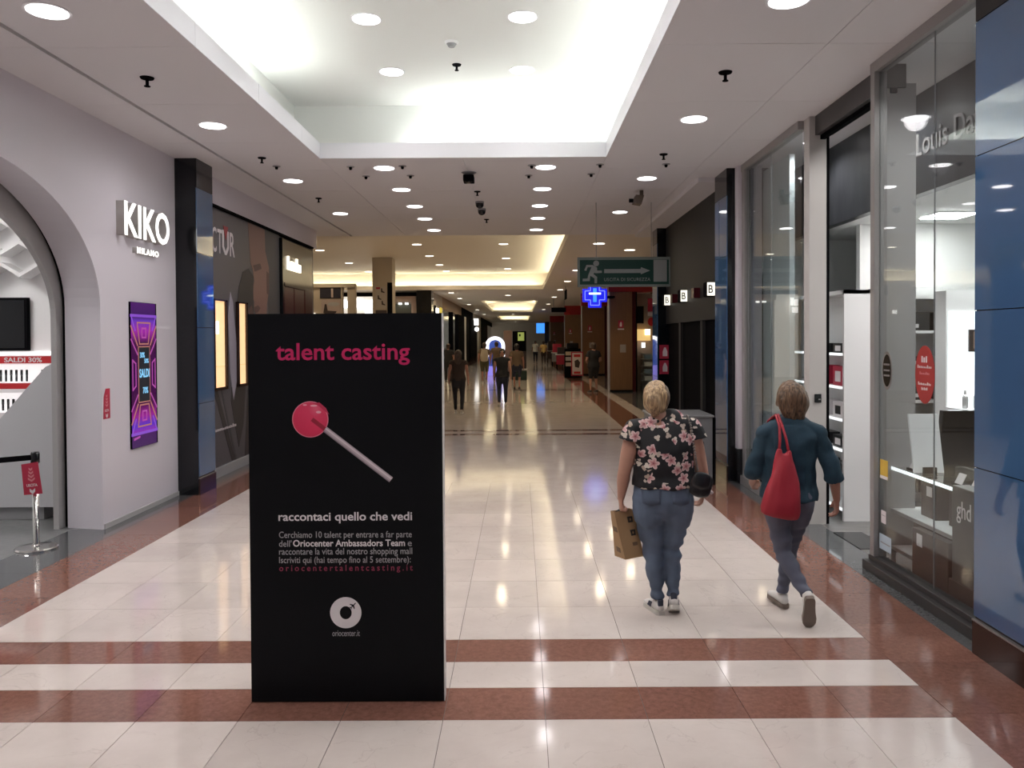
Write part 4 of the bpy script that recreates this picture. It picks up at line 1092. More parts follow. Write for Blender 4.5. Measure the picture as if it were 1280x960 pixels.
# ---------------------------------------------------------------- totem
TOT = thing('advertising_totem', 'tall black advertising totem with a lollipop and pink talent casting lettering', 'sign', (-0.895, 4.3, 0))
tx0, tx1, ty, th = -1.395, -0.397, 4.10, 2.005
TOTB = mat('totem_black', (0.0042, 0.0048, 0.006), 0.5, spec=0.12)
EDGEW = mat('totem_edge', (0.72, 0.70, 0.68), 0.5)
mk('front_panel', B(tx0, tx1 - 0.004, ty, ty + 0.012, 0.004, th), TOTB, TOT)
mk('core', B(tx0 + 0.002, tx1 - 0.004, ty + 0.012, ty + 0.062, 0.0, th - 0.002), TOTB, TOT)
mk('back_panel', B(tx0, tx1 - 0.004, ty + 0.062, ty + 0.074, 0.004, th), TOTB, TOT)
mk('edge_strip', B(tx1 - 0.004, tx1, ty, ty + 0.074, 0.004, th), EDGEW, TOT)
KP = 1.0 / 243.2
def tp(px, py):    # close reading of the print on the totem, pixels -> panel coordinates
    return (tx0 + (px - 313.0 - (py - 393) * 0.0035) * KP, ty, th - (py - 392.5) * KP * 1.003)
def tline(s, px0, px1, py_base, py_top, m, bold=0.0, spacing=1.0, name='lettering'):
    x0, _, z0 = tp(px0, py_base); x1, _, z1 = tp(px1, py_top)
    return text(name, s, (x0, ty, z0), 'front', x1 - x0, z1 - z0, m, TOT, 0.0012, bold, spacing)
tline('talent casting', 348, 515, 457, 429, PINK, 0.015, 1.0)
tline('raccontaci quello che vedi', 350, 517, 654, 640, PRINTW, 0.015, 1.0)
PRG = mat('grey_print', (0.36, 0.35, 0.36), 0.5)
tline('Cerchiamo 10 talent per entrare a far parte', 350.5, 516.5, 674.5, 664, PRG, 0.0)
tline("dell'", 350.5, 366, 683, 674.8, PRG, 0.0)
tline('Oriocenter Ambassadors Team', 368, 508, 683, 674.5, PRINTW, 0.016)
tline('e', 511.5, 516.5, 683, 677.5, PRG, 0.0)
tline('raccontare la vita del nostro shopping mall', 350.5, 517, 695.5, 685, PRG, 0.0)
tline('Iscriviti qui (hai tempo fino al 5 settembre):', 350.5, 515, 706, 695.5, PRG, 0.0)
tline('oriocentertalentcasting.it', 350.5, 517.5, 716, 706, PINKD, 0.008, 1.5)
tline('oriocenter.it', 416.5, 451, 795.5, 788.5, PRG, 0.0)
# logo ring with a small plane
cx_, _, cz_ = tp(433.5, 766)
R_ = 19.6 * KP
rb = nb()
n_ = 48
ro = [rb.verts.new((cx_ + R_ * math.cos(2 * math.pi * i / n_), ty - 0.0012, cz_ + R_ * math.sin(2 * math.pi * i / n_))) for i in range(n_)]
ri = [rb.verts.new((cx_ + R_ * 0.38 * math.cos(2 * math.pi * i / n_), ty - 0.0012, cz_ - 0.0 + R_ * 0.42 * math.sin(2 * math.pi * i / n_))) for i in range(n_)]
for i in range(n_):
    j = (i + 1) % n_
    rb.faces.new((ro[i], ro[j], ri[j], ri[i]))
bmesh.ops.recalc_face_normals(rb, faces=rb.faces)
mk('logo_ring', rb, PRINTW, TOT)
pl = nb()
O = Vector((cx_ + R_ * 0.47, ty - 0.0013, cz_ + R_ * 0.45))
fc = (Vector((math.cos(0.78), 0, math.sin(0.78))), Vector((-math.sin(0.78), 0, math.cos(0.78))))
u = R_ * 0.06
flat([(-3.6 * u, -0.45 * u), (3.4 * u, -0.5 * u), (4.4 * u, 0), (3.4 * u, 0.5 * u), (-3.6 * u, 0.45 * u)], O, fc, 0.0012, pl)
flat([(1.2 * u, 0.3 * u), (-0.9 * u, 3.6 * u), (-1.7 * u, 3.6 * u), (-0.7 * u, 0.3 * u)], O, fc, 0.0012, pl)
flat([(1.2 * u, -0.3 * u), (-0.9 * u, -3.6 * u), (-1.7 * u, -3.6 * u), (-0.7 * u, -0.3 * u)], O, fc, 0.0012, pl)
flat([(-2.6 * u, 0.2 * u), (-3.4 * u, 1.6 * u), (-4.0 * u, 1.6 * u), (-3.6 * u, 0.2 * u)], O, fc, 0.0012, pl)
flat([(-2.6 * u, -0.2 * u), (-3.4 * u, -1.6 * u), (-4.0 * u, -1.6 * u), (-3.6 * u, -0.2 * u)], O, fc, 0.0012, pl)
mk('logo_plane', pl, TOTB, TOT)
# printed lollipop
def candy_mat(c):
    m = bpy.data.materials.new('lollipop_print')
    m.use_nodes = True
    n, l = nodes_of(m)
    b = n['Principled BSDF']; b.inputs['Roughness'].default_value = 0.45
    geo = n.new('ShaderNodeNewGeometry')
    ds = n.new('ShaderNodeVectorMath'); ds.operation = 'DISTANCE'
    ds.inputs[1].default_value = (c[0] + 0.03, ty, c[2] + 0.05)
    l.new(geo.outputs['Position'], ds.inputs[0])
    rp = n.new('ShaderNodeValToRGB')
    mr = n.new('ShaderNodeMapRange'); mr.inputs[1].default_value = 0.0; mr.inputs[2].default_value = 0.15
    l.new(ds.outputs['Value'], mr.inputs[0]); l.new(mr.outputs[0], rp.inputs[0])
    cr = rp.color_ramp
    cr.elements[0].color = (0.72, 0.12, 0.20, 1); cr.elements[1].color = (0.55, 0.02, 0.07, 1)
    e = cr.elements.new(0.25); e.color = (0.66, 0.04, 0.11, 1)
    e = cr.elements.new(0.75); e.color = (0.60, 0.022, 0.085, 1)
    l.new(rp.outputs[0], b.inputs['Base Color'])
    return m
lc = tp(390.5, 524)
lr = 22.2 * KP
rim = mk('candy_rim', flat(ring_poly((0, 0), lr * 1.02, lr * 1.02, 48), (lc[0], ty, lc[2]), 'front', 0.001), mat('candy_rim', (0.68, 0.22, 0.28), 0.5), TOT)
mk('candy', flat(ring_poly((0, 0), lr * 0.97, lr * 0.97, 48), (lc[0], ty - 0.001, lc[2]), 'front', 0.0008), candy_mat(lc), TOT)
s0, s1 = Vector(tp(411, 538)), Vector(tp(491, 600))
d = (s1 - s0).normalized(); nn = Vector((-d.z, 0, d.x))
def strip(name, a, b_, off, wd, m, dd):
    p0, p1 = s0 + d * a + nn * off, s0 + d * b_ + nn * off
    return mk(name, prism(nb(), [p0 - nn * wd, p1 - nn * wd, p1 + nn * wd, p0 + nn * wd], (0, -1, 0), dd), m, TOT)
Ls = (s1 - s0).length
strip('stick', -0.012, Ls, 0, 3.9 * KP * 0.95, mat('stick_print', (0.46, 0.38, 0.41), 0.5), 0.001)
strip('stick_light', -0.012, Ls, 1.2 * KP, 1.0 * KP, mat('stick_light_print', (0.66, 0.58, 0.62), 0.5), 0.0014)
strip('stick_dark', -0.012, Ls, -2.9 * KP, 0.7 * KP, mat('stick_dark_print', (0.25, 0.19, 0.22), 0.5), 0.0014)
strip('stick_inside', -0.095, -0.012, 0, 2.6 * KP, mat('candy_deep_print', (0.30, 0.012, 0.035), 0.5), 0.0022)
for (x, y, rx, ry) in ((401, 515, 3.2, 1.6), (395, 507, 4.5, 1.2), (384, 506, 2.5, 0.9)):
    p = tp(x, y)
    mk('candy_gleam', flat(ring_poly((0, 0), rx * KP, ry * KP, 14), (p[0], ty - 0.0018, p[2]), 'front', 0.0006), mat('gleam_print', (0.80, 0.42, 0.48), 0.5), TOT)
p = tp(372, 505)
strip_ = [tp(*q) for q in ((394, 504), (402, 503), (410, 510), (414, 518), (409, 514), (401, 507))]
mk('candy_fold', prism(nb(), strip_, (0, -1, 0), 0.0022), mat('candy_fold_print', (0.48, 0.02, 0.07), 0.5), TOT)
# ---------------------------------------------------------------- hall on the left beyond the dark shop
HY = 36.5
BEIGE = mat('beige_wall', (0.50, 0.43, 0.34), 0.5)
PINKW = mat('pinkish_wall', (0.50, 0.40, 0.36), 0.5)
LITW = mat('lit_shop_white', (1, 1, 1), 0.5, emit=(1.0, 0.98, 0.94), es=2.2)
LITI = mat('wall_shop_glow', (0.6, 0.58, 0.55), 0.5, emit=(1.0, 0.92, 0.8), es=0.45)  # emission in the walls stands in for the shops' interior light
OLIVE = mat('olive_shutter', (0.10, 0.11, 0.09), 0.5)
mk('wall_hall_far', B(-15.5, -4.6, HY + 0.6, HY + 0.7, 0, 4.1), BEIGE, kind='structure')
hs = thing('hall_shop_front', 'pale shop front with black band and bright white name behind the hall', 'shop front', (-7.0, HY, 0))
mk('band', B(-9.0, -4.7, HY, HY + 0.1, 3.80, 3.97), BLACK, hs)
mk('glow_wall', B(-9.0, -6.0, HY + 0.3, HY + 0.36, 0, 3.8), LITI, hs)  # wall glows by its own material in place of lamps inside
for i, (x, w_, h_) in enumerate(((-8.1, .14, .38), (-7.92, .2, .3), (-7.66, .12, .30), (-7.5, .22, .42), (-7.22, .1, .38), (-7.08, .24, .28), (-6.8, .14, .36))):
    mk('lit_letter', B(x, x + w_, HY + 0.04, HY + 0.1, 3.28, 3.28 + h_), LITW, hs)
mk('lit_panel', B(-7.05, -6.72, HY + 0.02, HY + 0.08, 2.95, 3.2), LITW, hs)
mk('fascia', B(-6.0, -4.75, HY + 0.05, HY + 0.3, 3.55, 3.80), PINKW, hs)
mk('shutter', B(-5.9, -4.95, HY + 0.28, HY + 0.34, 0, 3.45), OLIVE, hs)
mk('jamb', B(-4.95, -4.72, HY + 0.05, HY + 0.3, 0, 3.6), PINKW, hs)
for i, x in enumerate((-5.55, -5.25)):
    mk('spot_head', B(x, x + 0.14, HY + 0.1, HY + 0.25, 3.42, 3.5), LITW, hs)
t_ = thing('pillar', 'broad black pillar where the hall meets the far corridor', 'pillar', (-4.35, 36.9, 0))
mk('core', B(-4.7, -4.02, 36.4, 37.4, 0, CZ - 0.002), BLACKG, t_); mk('plinth', B(-4.72, -4.0, 36.38, 37.42, 0, 0.2), BROWNG, t_)
# square column with posters
cl = thing('poster_column', 'square beige column with pasted posters rising above the totem', 'column', (-4.97, 29.3, 0))
mk('shaft', B(-5.33, -4.61, 29.0, 29.7, 0, TZ), BEIGE, cl)
mk('black_strip', B(-4.79, -4.61, 28.985, 29.0, 0, 3.9), BLACK, cl)
mk('poster', B(-5.22, -4.82, 28.985, 29.0, 2.95, 3.75), mat('poster_paper', (0.50, 0.45, 0.40), 0.5), cl)
for q, (x, z) in enumerate(((-5.02, 3.55), (-5.14, 3.3), (-5.0, 3.1))):
    mk('chair_print', flat([(0, 0), (0.12, -0.03), (0.14, 0.0), (0.06, 0.04), (0.04, 0.14), (0, 0.14)], (x, 28.985, z), 'front', 0.003), BRK, cl)
mk('poster_head', B(-5.2, -5.05, 28.98, 28.985, 3.66, 3.73), REDC, cl)
mk('lower_poster', B(-5.22, -4.82, 28.985, 29.0, 2.2, 2.9), BRK, cl)
# furniture shop block
fb = thing('shop_block', 'beige free-standing shop block with a dark photo poster above the totem', 'shop front', (-6.5, 27.5, 0))
mk('wall', B(-7.6, -6.02, 27.2, 27.4, 0, 3.62), BEIGE, fb)
mk('header', B(-7.7, -5.6, 27.15, 27.5, 3.62, 3.74), BEIGE, fb)
mk('post', B(-5.85, -5.6, 27.2, 27.5, 0, 3.62), BEIGE, fb)
mk('photo', B(-6.78, -6.08, 27.18, 27.2, 3.25, 3.60), mat('dark_photo', (0.03, 0.028, 0.04), 0.4), fb)
mk('photo_light', B(-6.40, -6.33, 27.175, 27.18, 3.27, 3.58), PINKW, fb)
mk('lounger_poster', B(-6.74, -6.08, 27.18, 27.2, 2.4, 3.21), mat('poster_pinkish', (0.45, 0.36, 0.33), 0.5), fb)
mk('lounger_print', flat([(0.05, 0.0), (0.1, 0.3), (0.16, 0.3), (0.2, 0.08), (0.5, 0.06), (0.48, 0.0), (0.25, -0.08)], (-6.72, 27.18, 2.75), 'front', 0.004), BRK, fb)
mk('ellipse_print', flat(ring_poly((0.4, 0.33), 0.2, 0.07, 20), (-6.72, 27.18, 2.72), 'front', 0.004), GREYW, fb)
mk('lit_letters', B(-7.08, -6.94, 27.16, 27.2, 2.62, 2.74), LITW, fb)

# ---------------------------------------------------------------- left wall of the far corridor
FXL = -4.1
mk('wall_corridor_left', B(-4.6, -4.3, 37.4, 120, 3.5, CZ), BEIGE, kind='structure')
mk('wall_corridor_left_back', B(-6.6, -6.5, 37.2, 120, 0, CZ), BEIGE, kind='structure')
LITD = mat('added_window_glow', (0.5, 0.5, 0.48), 0.5, emit=(1.0, 0.94, 0.82), es=0.7, noise=0.5, nscale=2.0)  # glow of panels added behind the panes to brighten the fronts
ORNG = mat('orange_brown_fascia', (0.34, 0.20, 0.10), 0.5)
def far_front(y0, y1, label, fascia, lit, posts):
    t_ = thing('storefront', label, 'shop front', (FXL, (y0 + y1) / 2, 0), 'left fronts of the far corridor')
    mk('fascia', B(-4.3, FXL, y0, y1, 3.45, CZ - 0.002), fascia, t_)
    mk('back_wall', B(-6.4, -6.3, y0, y1, 0, 3.45), lit, t_)
    n = len(posts)
    for a, b_, m in posts:
        mk('post', B(-4.3, FXL + 0.02, a, b_, 0, 3.45), m, t_)
    es_ = [y0] + [q for p_ in posts for q in p_[:2]] + [y1]
    for a, b_ in zip(es_[0::2], es_[1::2]):
        if b_ - a > 0.4: mk('pane', B(-4.22, -4.20, a, b_, 0.1, 3.45), GLASS, t_)
    for a, b_ in zip(es_[0::2], es_[1::2]):
        if b_ - a > 0.8: mk('added_glow_panel', B(-4.6, -4.5, a + 0.2, b_ - 0.2, 1.3, 3.2), LITD, t_)
    for k_ in range(int((y1 - y0) / 1.6)):
        mk('shelf_goods', B(-6.3, -5.9, y0 + 0.3 + k_ * 1.6, y0 + 1.2 + k_ * 1.6, 0.2, 1.5 + 0.4 * (k_ % 3)), (BRK, WHITEM, GREYM)[k_ % 3], t_)
    return t_
t_ = far_front(37.4, 42.4, 'far corridor front with a bright white sign and yellow panel beside the black pillar', BEIGE, LITI, [(38.6, 39.0, BLACK), (42.1, 42.4, ALU)])
mk('lit_sign', B(FXL, FXL + 0.08, 38.9, 39.9, 2.9, 3.35), LITW, t_)
mk('yellow_panel', B(FXL, FXL + 0.04, 40.9, 41.9, 2.6, 3.45), mat('yellow_lit', (0.8, 0.6, 0.05), 0.5, emit=(1.0, 0.75, 0.1), es=0.5), t_)
far_front(42.4, 56.2, 'far corridor front with orange-brown fascia and tall lit windows', ORNG, LITI, [(48.4, 49.0, BLACK), (53.0, 56.2, BLACK)])
t_ = far_front(56.2, 70.0, 'far corridor front of black panels with a slim white post', BLACK, LITI, [(56.2, 58.8, BLACK), (59.0, 60.8, WHITE), (61.0, 64.5, BLACK), (66.0, 70.0, BLACK)])
t_ = far_front(70.0, 84.0, 'far corridor front with lit white round lamp sign beyond the white post', BEIGE, LITI, [(70.0, 76.0, BLACK), (80.0, 83.5, BEIGE)])
mk('lit_sign', B(FXL, FXL + 0.4, 71.5, 71.6, 3.0, 3.6), LITW, t_); mk('round_lamp', sphere(nb(), (FXL + 0.25, 71.5, 2.65), 0.2), LITW, t_)
far_front(84.0, 118.0, 'dark far corridor front at the very end of the left side', BLACK, LITI, [(86.0, 98.0, BLACK), (101.0, 112.0, BROWNG)])

# ---------------------------------------------------------------- right side of the far corridor
REDF = mat('red_fascia', (0.36, 0.016, 0.016), 0.45)
def wood_pier(y, x1, label, y2):
    t_ = thing('wood_pier', label, 'pillar', ((3.1 + x1) / 2, y, 0), 'wooden piers of the right side')
    mk('panel', B(3.1, x1, y, y + 0.5, 0.06, 3.43), BROWNW, t_)
    mk('plinth', B(3.08, x1 + .02, y - 0.02, y + 0.5, 0, 0.06), BLACK, t_)
    mk('edge_strip', B(3.07, 3.10, y - 0.01, y + 0.5, 0.0, 3.43), ALUD, t_)
    mk('side_strip', B(x1, x1 + 0.12, y - 0.01, y + 0.5, 0.0, 3.43), DARKRED, t_)
    mk('red_fascia', B(3.05, min(x1 + 0.9, 4.88), y - 0.04, y + 0.5, 3.43, CZ - 0.002), REDF, t_)
    mk('side_wall', B(x1 - 0.05, x1, y + 0.5, y2, 0, CZ - 0.002), BROWNW, t_)
    nt = mk('notice', B(3.38, 3.56, y - 0.012, y, 2.2, 2.45), REDC, t_)
    mk('notice_symbol', flat([(0.05, 0.04), (0.12, 0.04), (0.12, 0.16), (0.09, 0.21), (0.06, 0.16)], (3.38, y - 0.012, 2.2), 'front', 0.002), PRINTW, nt)
    mk('notice_text', B(3.36, 3.58, y - 0.012, y, 2.13, 2.17), PRINTW, t_)
    mk('paper', B(3.44, 3.64, y - 0.01, y, 1.35, 1.62), mat('grey_paper', (0.35, 0.32, 0.29), 0.6), t_)
    return t_
wood_pier(27.5, 3.86, 'brown wooden pier nearest the pharmacy window, with a fire notice', 30.0)
wood_pier(39.7, 4.2, 'brown wooden pier behind the man in black', 42.0)
wood_pier(55.0, 4.35, 'brown wooden pier behind the poster stand', 58.0)
wood_pier(81.0, 4.7, 'farthest brown wooden pier', 84.0)
# front of the pharmacy facing the camera
ph = thing('pharmacy_window', 'grey framed pharmacy window with lit shelves beside the wooden pier', 'shop front', (4.5, 27.6, 0))
mk('frame', B(4.62, 4.80, 27.5, 27.6, 0, CZ), ALU, ph); mk('frame', B(3.99, 4.03, 27.5, 27.6, 0, 3.43), BLACK, ph)
mk('pane', B(4.03, 4.62, 27.54, 27.56, 0.1, 3.0), GLASS, ph)
mk('back', B(4.0, 6.4, 28.6, 28.7, 0, 3.43), PINKW, ph)
mk('counter', B(4.3, 4.62, 28.0, 28.5, 0, 1.3), GREYW, ph)
GOLDL = mat('lit_gold', (0.9, 0.6, 0.2), 0.4, emit=(1.0, 0.62, 0.22), es=0.9)
mk('lit_shelf', B(4.05, 4.62, 28.3, 28.55, 1.75, 2.15), GOLDL, ph)
mk('lit_tag', B(4.42, 4.6, 28.25, 28.3, 1.95, 2.15), LITW, ph); mk('lit_tag', B(4.3, 4.42, 28.25, 28.3, 1.5, 1.68), LITW, ph)
mk('dark_panel', B(4.05, 4.32, 27.9, 27.95, 2.35, 2.95), BLACK, ph)
mk('red_sign', B(4.40, 4.60, 27.5, 27.54, 2.75, 3.2), REDC, ph); mk('sign_foot', B(4.40, 4.60, 27.5, 27.54, 2.6, 2.72), PRINTW, ph)
mk('round_sign', flat(ring_poly((0, 0), 0.12, 0.15, 24), (4.52, 27.53, 2.4), 'front', 0.02), REDP, ph)
for i, z in enumerate((0.35, 0.6, 0.85, 1.1)):
    mk('shelf', B(4.2, 4.62, 27.7, 27.95, z, z + 0.02), ALU, ph)
    mk('goods', B(4.32, 4.58, 27.72, 27.9, z + 0.02, z + 0.16), (WHITEM, mat('bluish_pack%d' % i, (0.25, 0.35, 0.45), 0.4))[i % 2], ph)
mk('wall_recess', B(6.4, 6.5, 16.0, 30, 0, CZ), PINKW, kind='structure')
mk('wall_right_far', B(4.9, 5.0, 30.0, 120, 0, CZ), BROWNW, kind='structure')
for i, y in enumerate((17.5, 21.0, 24.5)):
    t_ = thing('shelf_rack', 'dim shelf rack on the right recess wall, %s from the dark pillar' % ORD[i], 'shelf', (6.1, y, 0))
    mk('frame', B(5.95, 6.38, y - 1.2, y + 1.2, 0, 2.2), GREYM, t_)
    for z in (0.5, 1.0, 1.5): mk('shelf', B(5.75, 5.95, y - 1.15, y + 1.15, z, z + .03), ALU, t_)

# blue pharmacy cross, lit
def blue_glow(n, c, s): return mat(n, (0.01, 0.01, 0.05), 0.3, emit=c, es=s)
BL1 = blue_glow('cross_blue', (0.01, 0.015, 0.75), 1.1); BL2 = blue_glow('cross_line', (0.16, 0.2, 1.0), 1.6); BL3 = blue_glow('cross_white', (0.75, 0.85, 1.0), 2.2); BL4 = blue_glow('cross_cyan', (0.05, 0.28, 1.0), 1.3)
pc = thing('pharmacy_cross', 'bright blue neon pharmacy cross hanging below the exit sign', 'sign', (2.55, 26.9, 2.9))
def cross(a, b_): return [(-a, -b_), (-b_, -b_), (-b_, -a), (b_, -a), (b_, -b_), (a, -b_), (a, b_), (b_, b_), (b_, a), (-b_, a), (-b_, b_), (-a, b_)]
cc = (2.52, 26.85, 3.28)
mk('body', flat(cross(0.41, 0.22), (cc[0], cc[1] + 0.12, cc[2]), 'front', 0.12), BL1, pc)
pts = cross(0.33, 0.15)
for i in range(12):
    p, q = Vector((cc[0] + pts[i][0], cc[1] - 0.012, cc[2] + pts[i][1])), Vector((cc[0] + pts[(i + 1) % 12][0], cc[1] - 0.012, cc[2] + pts[(i + 1) % 12][1]))
    mk('neon_tube', tube(nb(), [p, q], 0.014, 6), BL2, pc)
mk('core_upright', flat([(-0.06, -0.22), (0.06, -0.22), (0.06, 0.24), (-0.06, 0.24)], cc, 'front', 0.01), BL4, pc)
mk('core_bar', flat([(-0.2, -0.03), (0.2, -0.03), (0.2, 0.03), (-0.2, 0.03)], (cc[0], cc[1] - 0.01, cc[2] + 0.06), 'front', 0.01), BL3, pc)
mk('arm', B(2.88, 3.2, 26.9, 27.5, 3.2, 3.26), BLACK, pc)
t_ = thing('blue_screen', 'small bright blue lit sign far down the right side', 'sign', (1.75, 68, 2.4))
mk('screen', B(1.4, 2.1, 68, 68.1, 2.25, 3.1), BL4, t_); mk('frame', B(2.1, 2.5, 68, 68.2, 1.4, 3.2), mat('navy_frame', (0.01, 0.02, 0.06), 0.4), t_); mk('post', B(2.2, 2.4, 68.05, 68.2, 0, 1.4), GREYM, t_)
t_ = thing('hanging_sign', 'small dark hanging sign over the right side of the far corridor', 'sign', (2.2, 45, 3.3))
mk('plate', B(1.78, 2.6, 45, 45.1, 3.3, 3.56), BLACK, t_); mk('rod', tube(nb(), [(1.9, 45.05, 3.56), (1.9, 45.05, CZ)], 0.015, 6), GREYM, t_); mk('rod', tube(nb(), [(2.5, 45.05, 3.56), (2.5, 45.05, CZ)], 0.015, 6), GREYM, t_)
t_ = thing('hanging_sign', 'thin dark hanging sign seen edge-on left of the exit sign', 'sign', (1.95, 34, 3.5))
mk('plate', B(1.93, 1.98, 33.5, 34.6, 3.5, 3.88), BLACK, t_); mk('rod', tube(nb(), [(1.955, 34.0, 3.88), (1.955, 34.0, CZ)], 0.015, 6), GREYM, t_)

# stands on the right side
ns = thing('magazine_stand', 'black magazine stand with rows of papers before the wooden piers', 'stand', (2.4, 36.9, 0))
mk('body', B(2.06, 2.80, 36.9, 37.3, 0, 1.35), BLACK, ns)
for i, z in enumerate((0.55, 0.8, 1.05)):
    mk('paper_row', B(2.10, 2.76, 36.86, 36.9, z, z + 0.17), (PINKW, GREYW, BEIGE)[i], ns)
mk('top_box', B(2.15, 2.7, 36.95, 37.25, 1.35, 1.62, 0.03), BLACKG, ns)
pf = thing('poster_frame', 'red framed white poster leaning on the magazine stand', 'poster', (2.55, 36.5, 0))
mk('frame', B(2.33, 2.88, 36.45, 36.5, 0.12, 1.22), REDC, pf)
mk('sheet', B(2.38, 2.83, 36.44, 36.45, 0.18, 1.17), PRINTW, pf)
mk('print', flat([(0.12, 0.35), (0.3, 0.3), (0.36, 0.55), (0.25, 0.7), (0.1, 0.62)], (2.38, 36.44, 0.18), 'front', 0.003), BRK, pf)
mk('red_print', B(2.45, 2.75, 36.435, 36.44, 0.22, 0.32), REDP, pf); mk('red_print', B(2.45, 2.75, 36.435, 36.44, 0.98, 1.1), REDP, pf)
for x in (2.4, 2.78): mk('foot', B(x, x + 0.05, 36.4, 36.6, 0, 0.12), BLACK, pf)
for i, (x, y, m, lb) in enumerate(((2.5, 47.0, REDC, 'red and white promotion table beyond the magazine stand'), (2.45, 52.5, GREYM, 'grey promotion table farther along the right side'), (2.4, 60.0, BRK, 'dark promotion stand near the blue lit sign'))):
    t_ = thing('promotion_table', lb, 'table', (x, y, 0))
    mk('top', B(x - 0.4, x + 0.4, y - 0.4, y + 0.4, 0.85, 0.9), WHITEM, t_)
    for dx in (-.36, .31):
        for dy in (-.36, .31): mk('leg', B(x + dx, x + dx + .05, y + dy, y + dy + .05, 0, 0.85), BLACK, t_)
    mk('skirt', B(x - .38, x + .38, y - .38, y - .36, 0.3, 0.85), m, t_)
    mk('goods', B(x - .3, x + .25, y - .2, y + .25, 0.9, 1.3 + 0.15 * i), BRK if i != 1 else REDC, t_)

# attractions in the middle of the far corridor
ak = thing('lit_arch_kiosk', 'kiosk with a glowing white arch in the middle of the far corridor', 'kiosk', (-1.24, 40.3, 0))
bm = nb()
pa = []
for i in range(17):
    t = math.pi * i / 16
    pa.append((-1.24 - 0.40 * math.cos(t), 40, 1.50 + 0.36 * math.sin(t)))
pa = [(-1.64, 40, 0.95)] + pa + [(-0.84, 40, 0.95)]
mk('arch', tube(bm, pa, 0.085, 8), mat('arch_glow', (1, 1, 1), 0.4, emit=(0.92, 0.92, 1.0), es=2.0), ak, True)
mk('back', B(-1.6, -0.88, 40.2, 40.3, 0.3, 1.75), mat('kiosk_blue', (0.02, 0.04, 0.14), 0.4, emit=(0.04, 0.09, 0.45), es=0.5), ak)
mk('base', B(-1.66, -0.82, 39.9, 40.7, 0, 0.45, 0.03), mat('kiosk_violet', (0.1, 0.08, 0.3), 0.3, emit=(0.35, 0.3, 1.0), es=0.7), ak)
for x in (-1.64, -0.84): mk('side_post', B(x - 0.06, x + 0.06, 39.95, 40.3, 0.45, 0.95), mat('kiosk_side_%d' % int(x * 100), (0.5, 0.5, 0.6), 0.4, emit=(0.6, 0.6, 1.0), es=0.8), ak)
bn = thing('banner_stand', 'tall brown printed banner beside the glowing arch', 'banner', (-0.65, 42, 0))
mk('print', B(-0.86, -0.42, 42, 42.04, 0.1, 2.25), mat('banner_brown', (0.26, 0.16, 0.10), 0.5, noise=0.4, nscale=3), bn); mk('foot', B(-0.9, -0.38, 41.9, 42.15, 0, 0.1), BLACK, bn)
dk = thing('dark_booth', 'dark booth with a yellow-green sign in the middle of the far corridor', 'kiosk', (0.0, 46, 0))
mk('body', B(-0.42, 0.36, 45.8, 47.5, 0, 2.25), BLACK, dk); mk('sign', B(-0.12, 0.24, 45.76, 45.8, 1.70, 2.18), mat('green_sign', (0.3, 0.35, 0.1), 0.5, emit=(0.5, 0.6, 0.15), es=0.4), dk); mk('sign_mark', B(-0.05, 0.04, 45.74, 45.76, 1.95, 2.08), BLACK, dk); mk('counter', B(-0.38, 0.34, 45.4, 45.8, 0, 1.1), BRK, dk)
gb = thing('low_bench', 'low dark green planter box on the far corridor floor', 'bench', (0.0, 35.6, 0))  # low dark green bench in the middle of the corridor
mk('box', B(-0.38, 0.30, 35.4, 36.3, 0, 0.42, 0.02), mat('dark_green_box', (0.01, 0.03, 0.02), 0.35), gb); mk('rim', B(-0.40, 0.32, 35.38, 36.32, 0.42, 0.47), ALUD, gb)
# ---------------------------------------------------------------- people
def V3(*a): return Vector(a)

def cr(p0, p1, p2, p3, t):
    return 0.5 * ((2 * p1) + (p2 - p0) * t + (2 * p0 - 5 * p1 + 4 * p2 - p3) * t * t + (3 * p1 - p0 - 3 * p2 + p3) * t ** 3)

